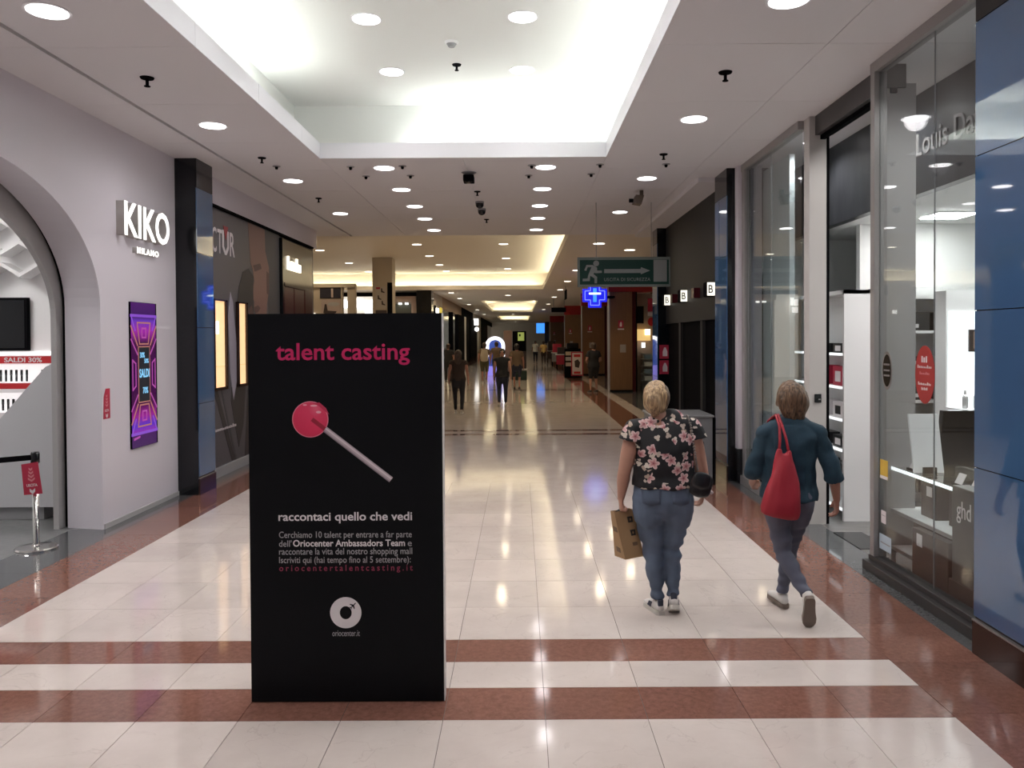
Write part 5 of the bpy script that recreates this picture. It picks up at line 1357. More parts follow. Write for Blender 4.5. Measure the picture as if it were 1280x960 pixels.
def limb(bm, pts, lat=(1, 0, 0), sub=4, cap0=True, cap1=True, seg=16, power=1.0):
    """closed tapered loft; pts = (position, half width along lat, half depth)"""
    P = [Vector(p[0]) for p in pts]; A = [p[1] for p in pts]; Bq = [p[2] for p in pts]
    n = len(P)
    Q = []
    for i in range(n - 1):
        i0, i3 = max(i - 1, 0), min(i + 2, n - 1)
        for k in range(sub):
            t = k / sub
            Q.append((cr(P[i0], P[i], P[i + 1], P[i3], t), cr(A[i0], A[i], A[i + 1], A[i3], t), cr(Bq[i0], Bq[i], Bq[i + 1], Bq[i3], t)))
    Q.append((P[-1], A[-1], Bq[-1]))
    if cap0:
        d = (Q[0][0] - Q[1][0]).normalized(); r = min(Q[0][1], Q[0][2]); c, a, b = Q[0]
        Q = [(c + d * r * 0.95, a * 0.25, b * 0.25), (c + d * r * 0.75, a * 0.65, b * 0.65), (c + d * r * 0.4, a * 0.9, b * 0.9)] + Q
    if cap1:
        d = (Q[-1][0] - Q[-2][0]).normalized(); r = min(Q[-1][1], Q[-1][2]); c, a, b = Q[-1]
        Q = Q + [(c + d * r * 0.4, a * 0.9, b * 0.9), (c + d * r * 0.75, a * 0.65, b * 0.65), (c + d * r * 0.95, a * 0.25, b * 0.25)]
    lat = Vector(lat)
    rings = []
    for i, (c, a, b) in enumerate(Q):
        t = (Q[min(i + 1, len(Q) - 1)][0] - Q[max(i - 1, 0)][0])
        t = t.normalized() if t.length > 1e-6 else Vector((0, 0, 1))
        u = lat - t * lat.dot(t)
        u.normalize()
        v = t.cross(u)
        ring = []
        for k in range(seg):
            an = 2 * math.pi * k / seg
            cx, sx = math.cos(an), math.sin(an)
            if power != 1.0:
                cx = math.copysign(abs(cx) ** power, cx); sx = math.copysign(abs(sx) ** power, sx)
            ring.append(bm.verts.new(c + u * a * cx + v * b * sx))
        rings.append(ring)
    for a, b in zip(rings, rings[1:]):
        for k in range(seg):
            j = (k + 1) % seg
            bm.faces.new((a[k], a[j], b[j], b[k]))
    bm.faces.new(list(reversed(rings[0]))); bm.faces.new(rings[-1])
    return bm

def fuse(bm, vox=0.007, it=4, factor=0.5):
    """one continuous skin over all the overlapping volumes in bm"""
    bmesh.ops.recalc_face_normals(bm, faces=bm.faces)
    me = bpy.data.meshes.new('fuse')
    bm.to_mesh(me); bm.free()
    o = bpy.data.objects.new('fuse', me)
    COL.objects.link(o)
    r = o.modifiers.new('r', 'REMESH'); r.mode = 'VOXEL'; r.voxel_size = vox; r.adaptivity = 0.0
    if it:
        s = o.modifiers.new('s', 'SMOOTH'); s.iterations = it; s.factor = factor
    dg = bpy.context.evaluated_depsgraph_get()
    out = bpy.data.meshes.new_from_object(o.evaluated_get(dg))
    bpy.data.objects.remove(o); bpy.data.meshes.remove(me)
    return out

def wrinkle(me, amp, freq, seed=0, fn=None):
    """cloth folds: smooth displacement along the normals"""
    from mathutils import noise
    co = [v.co.copy() for v in me.vertices]
    no = [v.normal.copy() for v in me.vertices]
    for i, v in enumerate(me.vertices):
        p = co[i]
        q = Vector((p.x * freq[0] + seed, p.y * freq[1], p.z * freq[2]))
        a = amp * (fn(p) if fn else 1.0)
        v.co = p + no[i] * a * noise.noise(q)
    me.update()
    return me

def hand(bm, W, D, N, S, curl=0.35, k=1.0, spread=0.06):
    D = Vector(D).normalized(); N = Vector(N); N = (N - D * N.dot(D)).normalized(); S = Vector(S); S = (S - D * S.dot(D) - N * S.dot(N)).normalized()
    W = Vector(W)
    limb(bm, [(W, 0.024 * k, 0.019 * k), (W + D * 0.03 * k, 0.030 * k, 0.016 * k), (W + D * 0.085 * k, 0.037 * k, 0.013 * k)], S, 3)
    for q, (o, L) in enumerate(((0.028, 0.066), (0.0095, 0.075), (-0.0095, 0.069), (-0.028, 0.054))):
        p = W + D * (0.083 - 0.004 * abs(q - 1)) * k + S * o * k
        d = (D + S * spread * (1.5 - q) * 0.6).normalized()
        pts = [(p - d * 0.015 * k, 0.0092 * k, 0.0092 * k), (p, 0.0092 * k, 0.0092 * k)]
        ang = 0.0
        for sgm, f in enumerate((0.45, 0.31, 0.24)):
            ang += curl * (1.0 + 0.35 * sgm)
            dd = d * math.cos(ang) + N * math.sin(ang)
            p = p + dd * L * f * k
            pts.append((p.copy(), (0.0086 - 0.0009 * sgm) * k, (0.0086 - 0.0009 * sgm) * k))
        limb(bm, pts, S, 2, seg=8)
    p = W + D * 0.022 * k + S * 0.024 * k + N * 0.004 * k
    d1 = (S * 0.62 + D * 0.72 + N * 0.30).normalized(); d2 = (S * 0.12 + D * 0.9 + N * 0.45).normalized()
    limb(bm, [(p - d1 * 0.01 * k, 0.012 * k, 0.012 * k), (p + d1 * 0.032 * k, 0.0105 * k, 0.0105 * k), (p + d1 * 0.032 * k + d2 * 0.032 * k, 0.0088 * k, 0.0088 * k)], N, 3, seg=8)

def shoe(parent, heel, fwd, up, mu, ms, L=0.245, label=None, dark=None, vox=0.005):
    """heel = point on the ground below the heel, fwd towards the toe, up = shoe's own up"""
    f = Vector(fwd).normalized(); u = Vector(up); u = (u - f * u.dot(f)).normalized(); s = f.cross(u)
    H = Vector(heel)
    def pt(a, b, c=0.0): return H + f * a * L + u * b + s * c
    ub = nb()
    limb(ub, [(pt(0.10, 0.050), 0.030, 0.032), (pt(0.30, 0.052), 0.034, 0.034), (pt(0.52, 0.045), 0.037, 0.030), (pt(0.75, 0.036), 0.041, 0.022), (pt(0.92, 0.030), 0.034, 0.015)], s, 3)
    limb(ub, [(pt(0.20, 0.055), 0.033, 0.040), (pt(0.20, 0.092), 0.032, 0.040)], s, 3, cap1=False)
    o = mk('shoe', fuse(ub, vox, 3), mu, parent, True, True)
    sb = nb()
    prof = [(0.0, 0.018), (0.03, 0.028), (0.12, 0.033), (0.3, 0.033), (0.5, 0.036), (0.7, 0.043), (0.85, 0.041), (0.95, 0.028), (1.0, 0.012)]
    lo = [pt(a, 0.0, c) for a, c in prof] + [pt(a, 0.0, -c) for a, c in reversed(prof)]
    prism(sb, lo, u, 0.028)
    mk('sole', sb, ms, o, False, True)
    if dark:
        db = nb()
        limb(db, [(pt(0.045, 0.062), 0.020, 0.012), (pt(0.055, 0.098), 0.022, 0.012)], s, 3)
        mk('heel_tab', db, dark, o, True, True)
        for sgn in (-1, 1):
            tb = nb()
            prism(tb, [pt(0.38, 0.034, sgn * 0.034), pt(0.60, 0.034, sgn * 0.036), pt(0.52, 0.066, sgn * 0.031), pt(0.32, 0.072, sgn * 0.032)], s * sgn, 0.004)
            mk('side_mark', tb, dark, o, False, True)
    return o

def hair_mat(name, c0, c1, rough=0.45):
    m = bpy.data.materials.new(name)
    m.use_nodes = True
    n, l = nodes_of(m)
    b = n['Principled BSDF']; b.inputs['Roughness'].default_value = rough
    tc = n.new('ShaderNodeTexCoord'); mp = n.new('ShaderNodeMapping'); mp.inputs['Scale'].default_value = (60, 60, 7)
    nz = n.new('ShaderNodeTexNoise'); nz.inputs['Scale'].default_value = 1.6; nz.inputs['Detail'].default_value = 4
    l.new(tc.outputs['Object'], mp.inputs[0]); l.new(mp.outputs[0], nz.inputs['Vector'])
    rp = n.new('ShaderNodeValToRGB'); rp.color_ramp.elements[0].position = 0.35; rp.color_ramp.elements[1].position = 0.66
    rp.color_ramp.elements[0].color = (*c0, 1); rp.color_ramp.elements[1].color = (*c1, 1)
    l.new(nz.outputs['Fac'], rp.inputs[0]); l.new(rp.outputs[0], b.inputs['Base Color'])
    bp = n.new('ShaderNodeBump'); bp.inputs['Strength'].default_value = 0.8; bp.inputs['Distance'].default_value = 0.006
    l.new(nz.outputs['Fac'], bp.inputs['Height']); l.new(bp.outputs[0], b.inputs['Normal'])
    return m

def denim(name, c, worn=0.35):
    return mat(name, c, 0.8, noise=worn, nscale=7.0, bump=0.15, stretch=(1, 1, 0.6))

SKIN = mat('skin', (0.42, 0.22, 0.155), 0.5, noise=0.08, nscale=20)
SKIN2 = mat('skin_tanned', (0.36, 0.17, 0.12), 0.5, noise=0.08, nscale=20)
EYEW = mat('eye_white', (0.8, 0.78, 0.75), 0.3)
LIPC = mat('lip_colour', (0.40, 0.13, 0.12), 0.5)

DEF = dict(head=V3(0, 0.01, 1.475), neck=V3(0, -0.012, 1.345), shL=V3(-0.17, -0.01, 1.285), shR=V3(0.17, -0.01, 1.285),
           elL=V3(-0.22, -0.03, 1.02), elR=V3(0.22, -0.03, 1.02), wrL=V3(-0.235, 0.03, 0.80), wrR=V3(0.235, 0.03, 0.80),
           hipL=V3(-0.088, 0, 0.80), hipR=V3(0.088, 0, 0.80), knL=V3(-0.095, 0.02, 0.45), knR=V3(0.095, 0.02, 0.45),
           anL=V3(-0.095, -0.02, 0.085), anR=V3(0.095, -0.02, 0.085), ftL=V3(-0.02, 1, 0), ftR=V3(0.02, 1, 0))
TORSO = [(0.74, 0.135, 0.10), (0.82, 0.175, 0.118), (0.90, 0.165, 0.108), (1.0, 0.138, 0.095), (1.08, 0.142, 0.10), (1.17, 0.155, 0.112), (1.25, 0.155, 0.098), (1.305, 0.125, 0.075)]

def torso_pts(T, g, extra=0.0, z0=None, z1=None):
    out = []
    for z, a, b in T:
        if z0 is not None and z < z0 - 1e-4: continue
        if z1 is not None and z > z1 + 1e-4: continue
        out.append((V3(g.get('lean', 0) * (z - 0.8), g.get('bend', 0) * (z - 0.8), z), a * g.get('w', 1) + extra, b * g.get('d', 1) + extra))
    return out

def person(loc, label, J=None, g=None, skin=SKIN, top=None, bottom=None, shoes=None, hair=None, rz=0.0, k=1.0, vox=0.0075, group=None, hands=None, T=None, face=True):
    j = dict(DEF); j.update(J or {})
    g = g or {}
    T = T or TORSO
    root = thing('person', label, 'person', loc, group, rz)
    root.scale = (k, k, k)
    ag = g.get('arm', 1.0); lg = g.get('leg', 1.0)
    # ---- body, one continuous mesh
    b = nb()
    limb(b, torso_pts(T, g, -0.03))
    limb(b, [(V3(j['neck'].x, j['neck'].y, j['neck'].z - 0.06), 0.075, 0.06), (j['neck'], 0.055, 0.055), (j['neck'].lerp(j['head'], 0.55), 0.048, 0.05), (j['head'] + V3(0, 0.0, -0.05), 0.05, 0.055)])
    h = j['head']
    limb(b, [(h + V3(0, 0.045, -0.085), 0.030, 0.032), (h + V3(0, 0.025, -0.05), 0.058, 0.062), (h + V3(0, 0.005, 0.0), 0.070, 0.086), (h + V3(0, -0.004, 0.035), 0.068, 0.086), (h + V3(0, -0.01, 0.06), 0.044, 0.056)])
    if face:
        limb(b, [(h + V3(0, 0.088, 0.02), 0.008, 0.008), (h + V3(0, 0.103, -0.018), 0.013, 0.012)])
        for s in (-1, 1):
            limb(b, [(h + V3(s * 0.073, -0.008, 0.018), 0.006, 0.016), (h + V3(s * 0.071, -0.004, -0.02), 0.005, 0.010)], (1, 0, 0), 2)
    for s, e in ((-1, 'L'), (1, 'R')):
        sh, el, wr = j['sh' + e], j['el' + e], j['wr' + e]
        limb(b, [(sh + V3(-s * 0.05, 0, -0.012), 0.036 * ag, 0.038 * ag), (sh + V3(-s * 0.004, 0, -0.012), 0.038 * ag, 0.042 * ag), (sh.lerp(el, 0.45), 0.042 * ag, 0.046 * ag), (el, 0.034 * ag, 0.036 * ag), (el.lerp(wr, 0.3), 0.036 * ag, 0.036 * ag), (wr, 0.022, 0.024)], (0, 1, 0))
        hd = (hands or {}).get(e, {})
        D = hd.get('D', (wr - el) + V3(0, 0.03, -0.05))
        hand(b, wr - Vector(D).normalized() * 0.01, D, hd.get('N', V3(-s, 0.1, 0)), hd.get('S', V3(0, 1, 0.2)), hd.get('curl', 0.35), hd.get('k', 1.0))
        hp, kn, an = j['hip' + e], j['kn' + e], j['an' + e]
        limb(b, [(hp + V3(0, 0, 0.02), 0.062 * lg, 0.064 * lg), (hp.lerp(kn, 0.5), 0.056 * lg, 0.060 * lg), (kn, 0.043 * lg, 0.047 * lg), (kn.lerp(an, 0.35), 0.038 * lg, 0.042 * lg), (an, 0.021, 0.024)])
        f = j['ft' + e].normalized()
        limb(b, [(an + V3(0, 0, -0.01), 0.027, 0.03), (an + f * 0.06 + V3(0, 0, -0.035), 0.03, 0.022), (an + f * 0.13 + V3(0, 0, -0.05), 0.03, 0.014)], f.cross(V3(0, 0, 1)) if abs(f.z) < 0.8 else (1, 0, 0))
    body = mk('body', fuse(b, vox, 3), skin, root, True, True)
    if face:
        for s in (-1, 1):
            mk('eye', sphere(nb(), h + V3(s * 0.030, 0.076, 0.022), 0.011, u=10, v=8), EYEW, body, True, True)
            mk('iris', sphere(nb(), h + V3(s * 0.030, 0.084, 0.022), 0.0055, u=8, v=6), BLACK, body, True, True)
        lb_ = nb(); limb(lb_, [(h + V3(-0.024, 0.078, -0.047), 0.003, 0.005), (h + V3(0, 0.089, -0.046), 0.007, 0.008), (h + V3(0.024, 0.078, -0.047), 0.003, 0.005)], (0, 0, 1), 3, seg=8)
        mk('lips', lb_, LIPC, body, True, True)
    # ---- clothes
    if bottom:
        m, kind, hem = bottom['m'], bottom.get('kind', 'trousers'), bottom.get('hem', 0.10)
        wz = bottom.get('waist', 0.98)
        b = nb()
        tp_ = torso_pts(T, g, 0.010, 0.74, wz)
        limb(b, tp_, cap1=False)
        for s, e in ((-1, 'L'), (1, 'R')):
            hp, kn, an = j['hip' + e], j['kn' + e], j['an' + e]
            fl = bottom.get('flare', 1.0)
            tg = bottom.get('thigh', 1.0)
            pts = [(hp + V3(0, -0.012, 0.03), 0.092 * lg * tg, 0.108 * lg), (hp.lerp(kn, 0.2) + V3(0, -0.012, 0), 0.092 * lg * tg, 0.104 * lg), (hp.lerp(kn, 0.45), 0.082 * lg * tg, 0.088 * lg), (hp.lerp(kn, 0.75), 0.067 * lg, 0.072 * lg), (kn, 0.058 * lg, 0.061 * lg)]
            limb(b, [(hp + V3(-s * 0.012, -0.055, 0.045), 0.085 * lg, 0.078 * lg), (hp + V3(-s * 0.012, -0.055, -0.005), 0.085 * lg, 0.075 * lg)])
            if kind == 'trousers':
                pts += [(kn.lerp(an, 0.35), 0.054 * lg * fl, 0.059 * lg * fl), (kn.lerp(an, 0.75), 0.045 * fl, 0.049 * fl), (kn.lerp(an, bottom.get('end', 0.97)), 0.043 * fl, 0.047 * fl)]
            limb(b, pts, cap1=False)
        me = fuse(b, vox, 4)
        if bottom.get('wr'): wrinkle(me, bottom['wr'], (9, 9, 22), 3.0, lambda p: 1.0 if p.z < 0.62 else 0.35)
        tr = mk('trousers' if kind == 'trousers' else 'shorts', me, m, root, True, True)
        if bottom.get('pockets'):
            bv = BVHTree.FromPolygons([v.co for v in me.vertices], [p.vertices for p in me.polygons])
            for s in (-1, 1):
                pb = nb()
                gv = []
                x0 = s * 0.098 * g.get('w', 1) + g.get('px', 0)
                outl = lambda q, r_: (x0 + q * 0.062 * (1 - 0.06 * r_), 0.845 - r_ * 0.075 - (0.016 * (1 - abs(q)) if r_ > 0.9 else 0))
                for r_ in range(7):
                    rowv = []
                    for q in range(7):
                        X_, Z_ = outl(q / 3 - 1, r_ / 3 - 1)
                        hit = bv.ray_cast(V3(X_, -0.6, Z_), V3(0, 1, 0))
                        rowv.append(pb.verts.new((hit[0] + V3(0, -0.0045, 0)) if hit[0] else V3(X_, -0.1, Z_)))
                    gv.append(rowv)
                for r_ in range(6):
                    for q in range(6):
                        pb.faces.new((gv[r_][q], gv[r_][q + 1], gv[r_ + 1][q + 1], gv[r_ + 1][q]))
                ex = bmesh.ops.extrude_face_region(pb, geom=list(pb.faces))
                for v in ex['geom']:
                    if isinstance(v, bmesh.types.BMVert): v.co.y += 0.006
                bmesh.ops.recalc_face_normals(pb, faces=pb.faces)
                mk('back_pocket', pb, bottom['pockets'], tr, True, True)
    if top:
        m, hem, sl = top['m'], top.get('hem', 0.86), top.get('sleeve', 0.35)
        b = nb()
        tp_ = torso_pts(T, g, top.get('ease', 0.018), hem, 1.31)
        first = tp_[0]
        zz = hem
        tp_ = [(V3(first[0].x, first[0].y, zz), first[1] + top.get('hemflare', 0.004), first[2] + top.get('hemflare', 0.004))] + [p for p in tp_ if p[0].z > zz + 0.03]
        tp_.append((V3(j['neck'].x * 0.7, -0.012, 1.335), 0.085, 0.062))
        limb(b, tp_, cap0=False, cap1=False)
        for s, e in ((-1, 'L'), (1, 'R')):
            sh, el, wr = j['sh' + e], j['el' + e], j['wr' + e]
            # shoulder yoke
            limb(b, [(V3(j['neck'].x * .7, -0.012, 1.312), 0.06, 0.045), (sh.lerp(V3(j['neck'].x * .7, -0.012, 1.318), 0.45) + V3(0, 0, -0.004), 0.062, 0.048), (sh + V3(s * 0.002, 0, -0.012), 0.062 * ag, 0.058 * ag)], (0, 1, 0))
            if sl > 0:
                w0, w1 = top.get('slw', (0.062, 0.068))
                if sl <= 1.0:
                    e1 = sh.lerp(el, sl)
                    limb(b, [(sh + V3(-s * 0.02, 0, -0.008), 0.058 * ag, 0.058 * ag), (sh.lerp(el, sl * 0.5), w0 * ag, w0 * ag), (e1, w1 * ag, w1 * ag)], (0, 1, 0), cap1=False)
                else:
                    e1 = el.lerp(wr, sl - 1.0)
                    limb(b, [(sh + V3(-s * 0.02, 0, -0.012), 0.062 * ag, 0.058 * ag), (sh.lerp(el, 0.5), w0, w0), (el, (w0 + w1) / 2, (w0 + w1) / 2), (e1, w1, w1 * 0.95)], (0, 1, 0), cap1=False)
        me = fuse(b, vox, 4)
        if top.get('wr'): wrinkle(me, top['wr'], top.get('wf', (7, 7, 16)), 8.0, lambda p: min(1.0, max(0.2, (1.33 - p.z) * 4)))
        mk(top.get('name', 'shirt'), me, m, root, True, True)
    if shoes:
        for e in 'LR':
            an, f = j['an' + e], j['ft' + e].normalized()
            up = j.get('up' + e, V3(0, 0, 1))
            up = (up - f * up.dot(f)).normalized()
            heel = an - up * 0.085 - f * 0.055
            shoe(root, heel, f, up, shoes['u'], shoes['s'], dark=shoes.get('d'), vox=max(0.0055, vox * 0.8))
    if hair:
        b = nb()
        c = h
        sphere(b, c + V3(0, -0.016, 0.018), 1.0, (0.086, 0.104, 0.100), 24, 16)
        limb(b, [(c + V3(0, -0.030, -0.045), 0.076, 0.078), (c + V3(0, -0.022, 0.02), 0.082, 0.094)])
        for pts, lat in hair.get('locks', []):
            limb(b, [(c + V3(*p[0]), p[1], p[2]) for p in pts], lat)
        me = fuse(b, vox, 3)
        wrinkle(me, hair.get('amp', 0.007), hair.get('freq', (45, 30, 9)), 1.0)
        mk('hair', me, hair['m'], root, True, True)
    return root

# ---- floral print
def floral():
    m = bpy.data.materials.new('floral_blouse')
    m.use_nodes = True
    n, l = nodes_of(m)
    b = n['Principled BSDF']; b.inputs['Roughness'].default_value = 0.75
    tc = n.new('ShaderNodeTexCoord')
    def math_(op, a, b_=None, clamp=False):
        q = n.new('ShaderNodeMath'); q.operation = op; q.use_clamp = clamp
        for i, v in enumerate((a, b_)):
            if v is None: continue
            if isinstance(v, (int, float)): q.inputs[i].default_value = v
            else: l.new(v, q.inputs[i])
        return q.outputs[0]
    def layer(scale, offset, rad, petals, keep, seed):
        mp = n.new('ShaderNodeMapping'); mp.inputs['Scale'].default_value = (scale, scale * 0.35, scale); mp.inputs['Location'].default_value = offset
        l.new(tc.outputs['Object'], mp.inputs[0])
        vo = n.new('ShaderNodeTexVoronoi'); vo.voronoi_dimensions = '3D'; vo.inputs['Scale'].default_value = 1.0; vo.inputs['Randomness'].default_value = 0.85
        l.new(mp.outputs[0], vo.inputs['Vector'])
        df = n.new('ShaderNodeVectorMath'); df.operation = 'SUBTRACT'
        l.new(mp.outputs[0], df.inputs[0]); l.new(vo.outputs['Position'], df.inputs[1])
        sp = n.new('ShaderNodeSeparateXYZ'); l.new(df.outputs[0], sp.inputs[0])
        cs = n.new('ShaderNodeSeparateXYZ'); l.new(vo.outputs['Color'], cs.inputs[0])
        ang = math_('ARCTAN2', sp.outputs[2], sp.outputs[0])
        ph = math_('MULTIPLY', cs.outputs[0], 6.28)
        pet = math_('ABSOLUTE', math_('COSINE', math_('ADD', math_('MULTIPLY', ang, petals / 2.0), ph)))
        R = math_('MULTIPLY', math_('ADD', math_('MULTIPLY', pet, 0.5), 0.55), rad)
        r = math_('SQRT', math_('ADD', math_('MULTIPLY', sp.outputs[0], sp.outputs[0]), math_('MULTIPLY', sp.outputs[2], sp.outputs[2])))
        rr = math_('DIVIDE', r, R)
        msk = math_('LESS_THAN', rr, 1.0)
        msk = math_('MULTIPLY', msk, math_('LESS_THAN', cs.outputs[1], keep))
        return msk, rr, cs.outputs[2]
    k1, r1, c1 = layer(11.0, (0.37, 0.2, 0.14), 0.42, 5, 0.62, 0)
    k2, r2, c2 = layer(17.0, (3.3, 5.2, 1.7), 0.34, 3, 0.5, 1)
    fl = n.new('ShaderNodeValToRGB')
    l.new(r1, fl.inputs[0])
    cr_ = fl.color_ramp
    cr_.elements[0].color = (0.10, 0.012, 0.02, 1); cr_.elements[0].position = 0.0
    cr_.elements[1].color = (0.62, 0.44, 0.42, 1); cr_.elements[1].position = 0.85
    e = cr_.elements.new(0.28); e.color = (0.42, 0.16, 0.17, 1)
    lf = n.new('ShaderNodeMix'); lf.data_type = 'RGBA'; lf.inputs[6].default_value = (0.62, 0.56, 0.48, 1); lf.inputs[7].default_value = (0.36, 0.26, 0.20, 1)
    l.new(c2, lf.inputs[0])
    m1 = n.new('ShaderNodeMix'); m1.data_type = 'RGBA'; m1.inputs[6].default_value = (0.006, 0.006, 0.008, 1)
    l.new(k2, m1.inputs[0]); l.new(lf.outputs[2], m1.inputs[7])
    m2 = n.new('ShaderNodeMix'); m2.data_type = 'RGBA'
    l.new(k1, m2.inputs[0]); l.new(m1.outputs[2], m2.inputs[6]); l.new(fl.outputs[0], m2.inputs[7])
    l.new(m2.outputs[2], b.inputs['Base Color'])
    return m
FLORAL = floral()
JEAN1 = denim('faded_blue_denim', (0.088, 0.118, 0.172), 0.45)
JEAN1P = denim('denim_pocket', (0.075, 0.10, 0.148), 0.4)
JEAN2 = denim('grey_blue_denim', (0.092, 0.098, 0.135), 0.35)
TEAL = mat('teal_knit', (0.010, 0.038, 0.062), 0.8, noise=0.25, nscale=60)
SHOEW = mat('white_leather', (0.66, 0.63, 0.60), 0.5)
SOLEW = mat('off_white_sole', (0.55, 0.52, 0.47), 0.6)
SOLEG = mat('grey_sole', (0.20, 0.16, 0.13), 0.7)
NAVY = mat('navy_trim', (0.02, 0.025, 0.045), 0.6)

# ---- woman in the floral blouse
T1 = [(0.70, 0.155, 0.115), (0.77, 0.198, 0.145), (0.85, 0.192, 0.14), (0.93, 0.183, 0.125), (1.02, 0.180, 0.125), (1.12, 0.180, 0.13), (1.20, 0.182, 0.118), (1.265, 0.155, 0.092), (1.305, 0.115, 0.07)]
J1 = dict(head=V3(-0.045, 0.015, 1.462), neck=V3(-0.03, -0.012, 1.335), shL=V3(-0.195, -0.01, 1.265), shR=V3(0.185, -0.01, 1.275),
          elL=V3(-0.268, -0.03, 0.965), elR=V3(0.258, -0.015, 0.970), wrL=V3(-0.285, 0.02, 0.775), wrR=V3(0.290, 0.085, 0.805),
          hipL=V3(-0.098, 0, 0.76), hipR=V3(0.092, 0, 0.76), knL=V3(-0.068, 0.015, 0.40), knR=V3(0.058, 0.03, 0.42),
          anL=V3(-0.040, -0.01, 0.085), anR=V3(0.062, -0.03, 0.115), ftL=V3(-0.25, 1, 0), ftR=V3(0.12, 0.86, -0.42), upR=V3(0, 0.4, 0.9))
W1 = person((0.968, 5.42, 0), 'woman in black floral blouse and blue jeans walking away with a paper bag', J1, dict(arm=1.22, leg=1.12, w=1.0, px=-0.003), SKIN,
            top=dict(m=FLORAL, hem=0.865, sleeve=0.30, ease=0.028, slw=(0.066, 0.076), hemflare=0.008, wr=0.018, name='blouse', wf=(9, 9, 11)),
            bottom=dict(m=JEAN1, waist=0.93, thigh=1.12, pockets=JEAN1P, wr=0.015), shoes=dict(u=SHOEW, s=SOLEW, d=NAVY),
            hair=dict(m=hair_mat('blond_hair', (0.16, 0.095, 0.05), (0.56, 0.38, 0.20)), amp=0.009, freq=(40, 30, 8),
                      locks=[([((-0.02, -0.075, 0.04), 0.052, 0.04), ((-0.035, -0.10, -0.01), 0.055, 0.045), ((-0.03, -0.10, -0.06), 0.045, 0.035), ((-0.02, -0.085, -0.105), 0.028, 0.022)], (1, 0, 0)),
                             ([((-0.06, -0.04, 0.03), 0.03, 0.05), ((-0.068, -0.04, -0.03), 0.026, 0.045), ((-0.05, -0.05, -0.08), 0.02, 0.03)], (1, 0, 0))]),
            T=T1, hands=dict(L=dict(D=V3(0.02, 0.05, -1), N=V3(1, 0.1, 0), S=V3(0.1, 1, 0), curl=0.95, k=1.0), R=dict(D=V3(-0.05, 0.45, -1), N=V3(-1, 0.2, 0), S=V3(0.1, 1, 0.3), curl=0.4)))
h1 = J1['head']
b = nb()
limb(b, [(h1 + V3(0.045, -0.03, 0.065), 0.028, 0.06), (h1 + V3(0.060, -0.03, 0.01), 0.026, 0.066), (h1 + V3(0.052, -0.04, -0.05), 0.022, 0.048)], (1, 0, 0))
mk('dark_side_lock', wrinkle(fuse(b, 0.007, 3), 0.006, (45, 30, 9)), hair_mat('darker_hair', (0.05, 0.028, 0.014), (0.20, 0.12, 0.06)), W1, True, True)  # darker brown lock on the right side of the head
# ---- woman with the red tote
T2 = [(0.72, 0.132, 0.10), (0.79, 0.165, 0.125), (0.87, 0.160, 0.115), (0.95, 0.150, 0.105), (1.03, 0.148, 0.105), (1.12, 0.158, 0.115), (1.20, 0.168, 0.105), (1.255, 0.155, 0.085), (1.30, 0.115, 0.065)]
J2 = dict(head=V3(0.018, 0.02, 1.462), neck=V3(0.018, -0.008, 1.33), shL=V3(-0.160, -0.01, 1.238), shR=V3(0.195, -0.02, 1.238),
          elL=V3(-0.215, 0.03, 0.985), elR=V3(0.285, -0.055, 0.965), wrL=V3(-0.19, 0.17, 0.86), wrR=V3(0.328, 0.0, 0.775),
          hipL=V3(-0.082, 0, 0.77), hipR=V3(0.082, 0, 0.77), knL=V3(-0.035, -0.02, 0.42), knR=V3(0.060, 0.14, 0.43),
          anL=V3(0.045, -0.235, 0.205), anR=V3(0.012, 0.15, 0.095), ftL=V3(0.12, 0.42, -0.90), ftR=V3(-0.12, 1, 0.05), upL=V3(0.1, 0.9, 0.42))
W2 = person((1.795, 5.36, 0), 'woman in teal top and grey jeans walking away with a red shoulder bag', J2, dict(arm=1.02, leg=0.98, lean=0.03), SKIN2,
            top=dict(m=TEAL, hem=0.785, sleeve=1.22, ease=0.026, slw=(0.056, 0.068), hemflare=0.004, wr=0.018, name='pullover', wf=(8, 8, 12)),
            bottom=dict(m=JEAN2, waist=0.95, wr=0.015), shoes=dict(u=SHOEW, s=SOLEG),
            hair=dict(m=hair_mat('brown_hair', (0.055, 0.030, 0.016), (0.22, 0.125, 0.066)), amp=0.008, freq=(38, 30, 7),
                      locks=[([((0.0, -0.055, 0.05), 0.085, 0.055), ((0.002, -0.065, 0.0), 0.102, 0.06), ((0.006, -0.065, -0.06), 0.100, 0.05), ((0.012, -0.06, -0.115), 0.072, 0.036)], (1, 0, 0)),
                             ([((0.02, -0.05, -0.06), 0.07, 0.035), ((0.035, -0.055, -0.135), 0.05, 0.025)], (1, 0, 0)),
                             ([((-0.072, -0.03, 0.03), 0.020, 0.06), ((-0.078, -0.03, -0.04), 0.020, 0.05)], (1, 0, 0)),
                             ([((0.085, -0.01, 0.03), 0.022, 0.06), ((0.092, -0.015, -0.06), 0.02, 0.05)], (1, 0, 0))]),
            T=T2, hands=dict(R=dict(D=V3(0.06, 0.12, -1), N=V3(-1, 0.1, 0.1), S=V3(-0.2, 0.9, 0.2), curl=0.42), L=dict(D=V3(0.3, 1, -0.3), N=V3(1, -0.3, 0), S=V3(0, 0.3, 1), curl=0.5)))

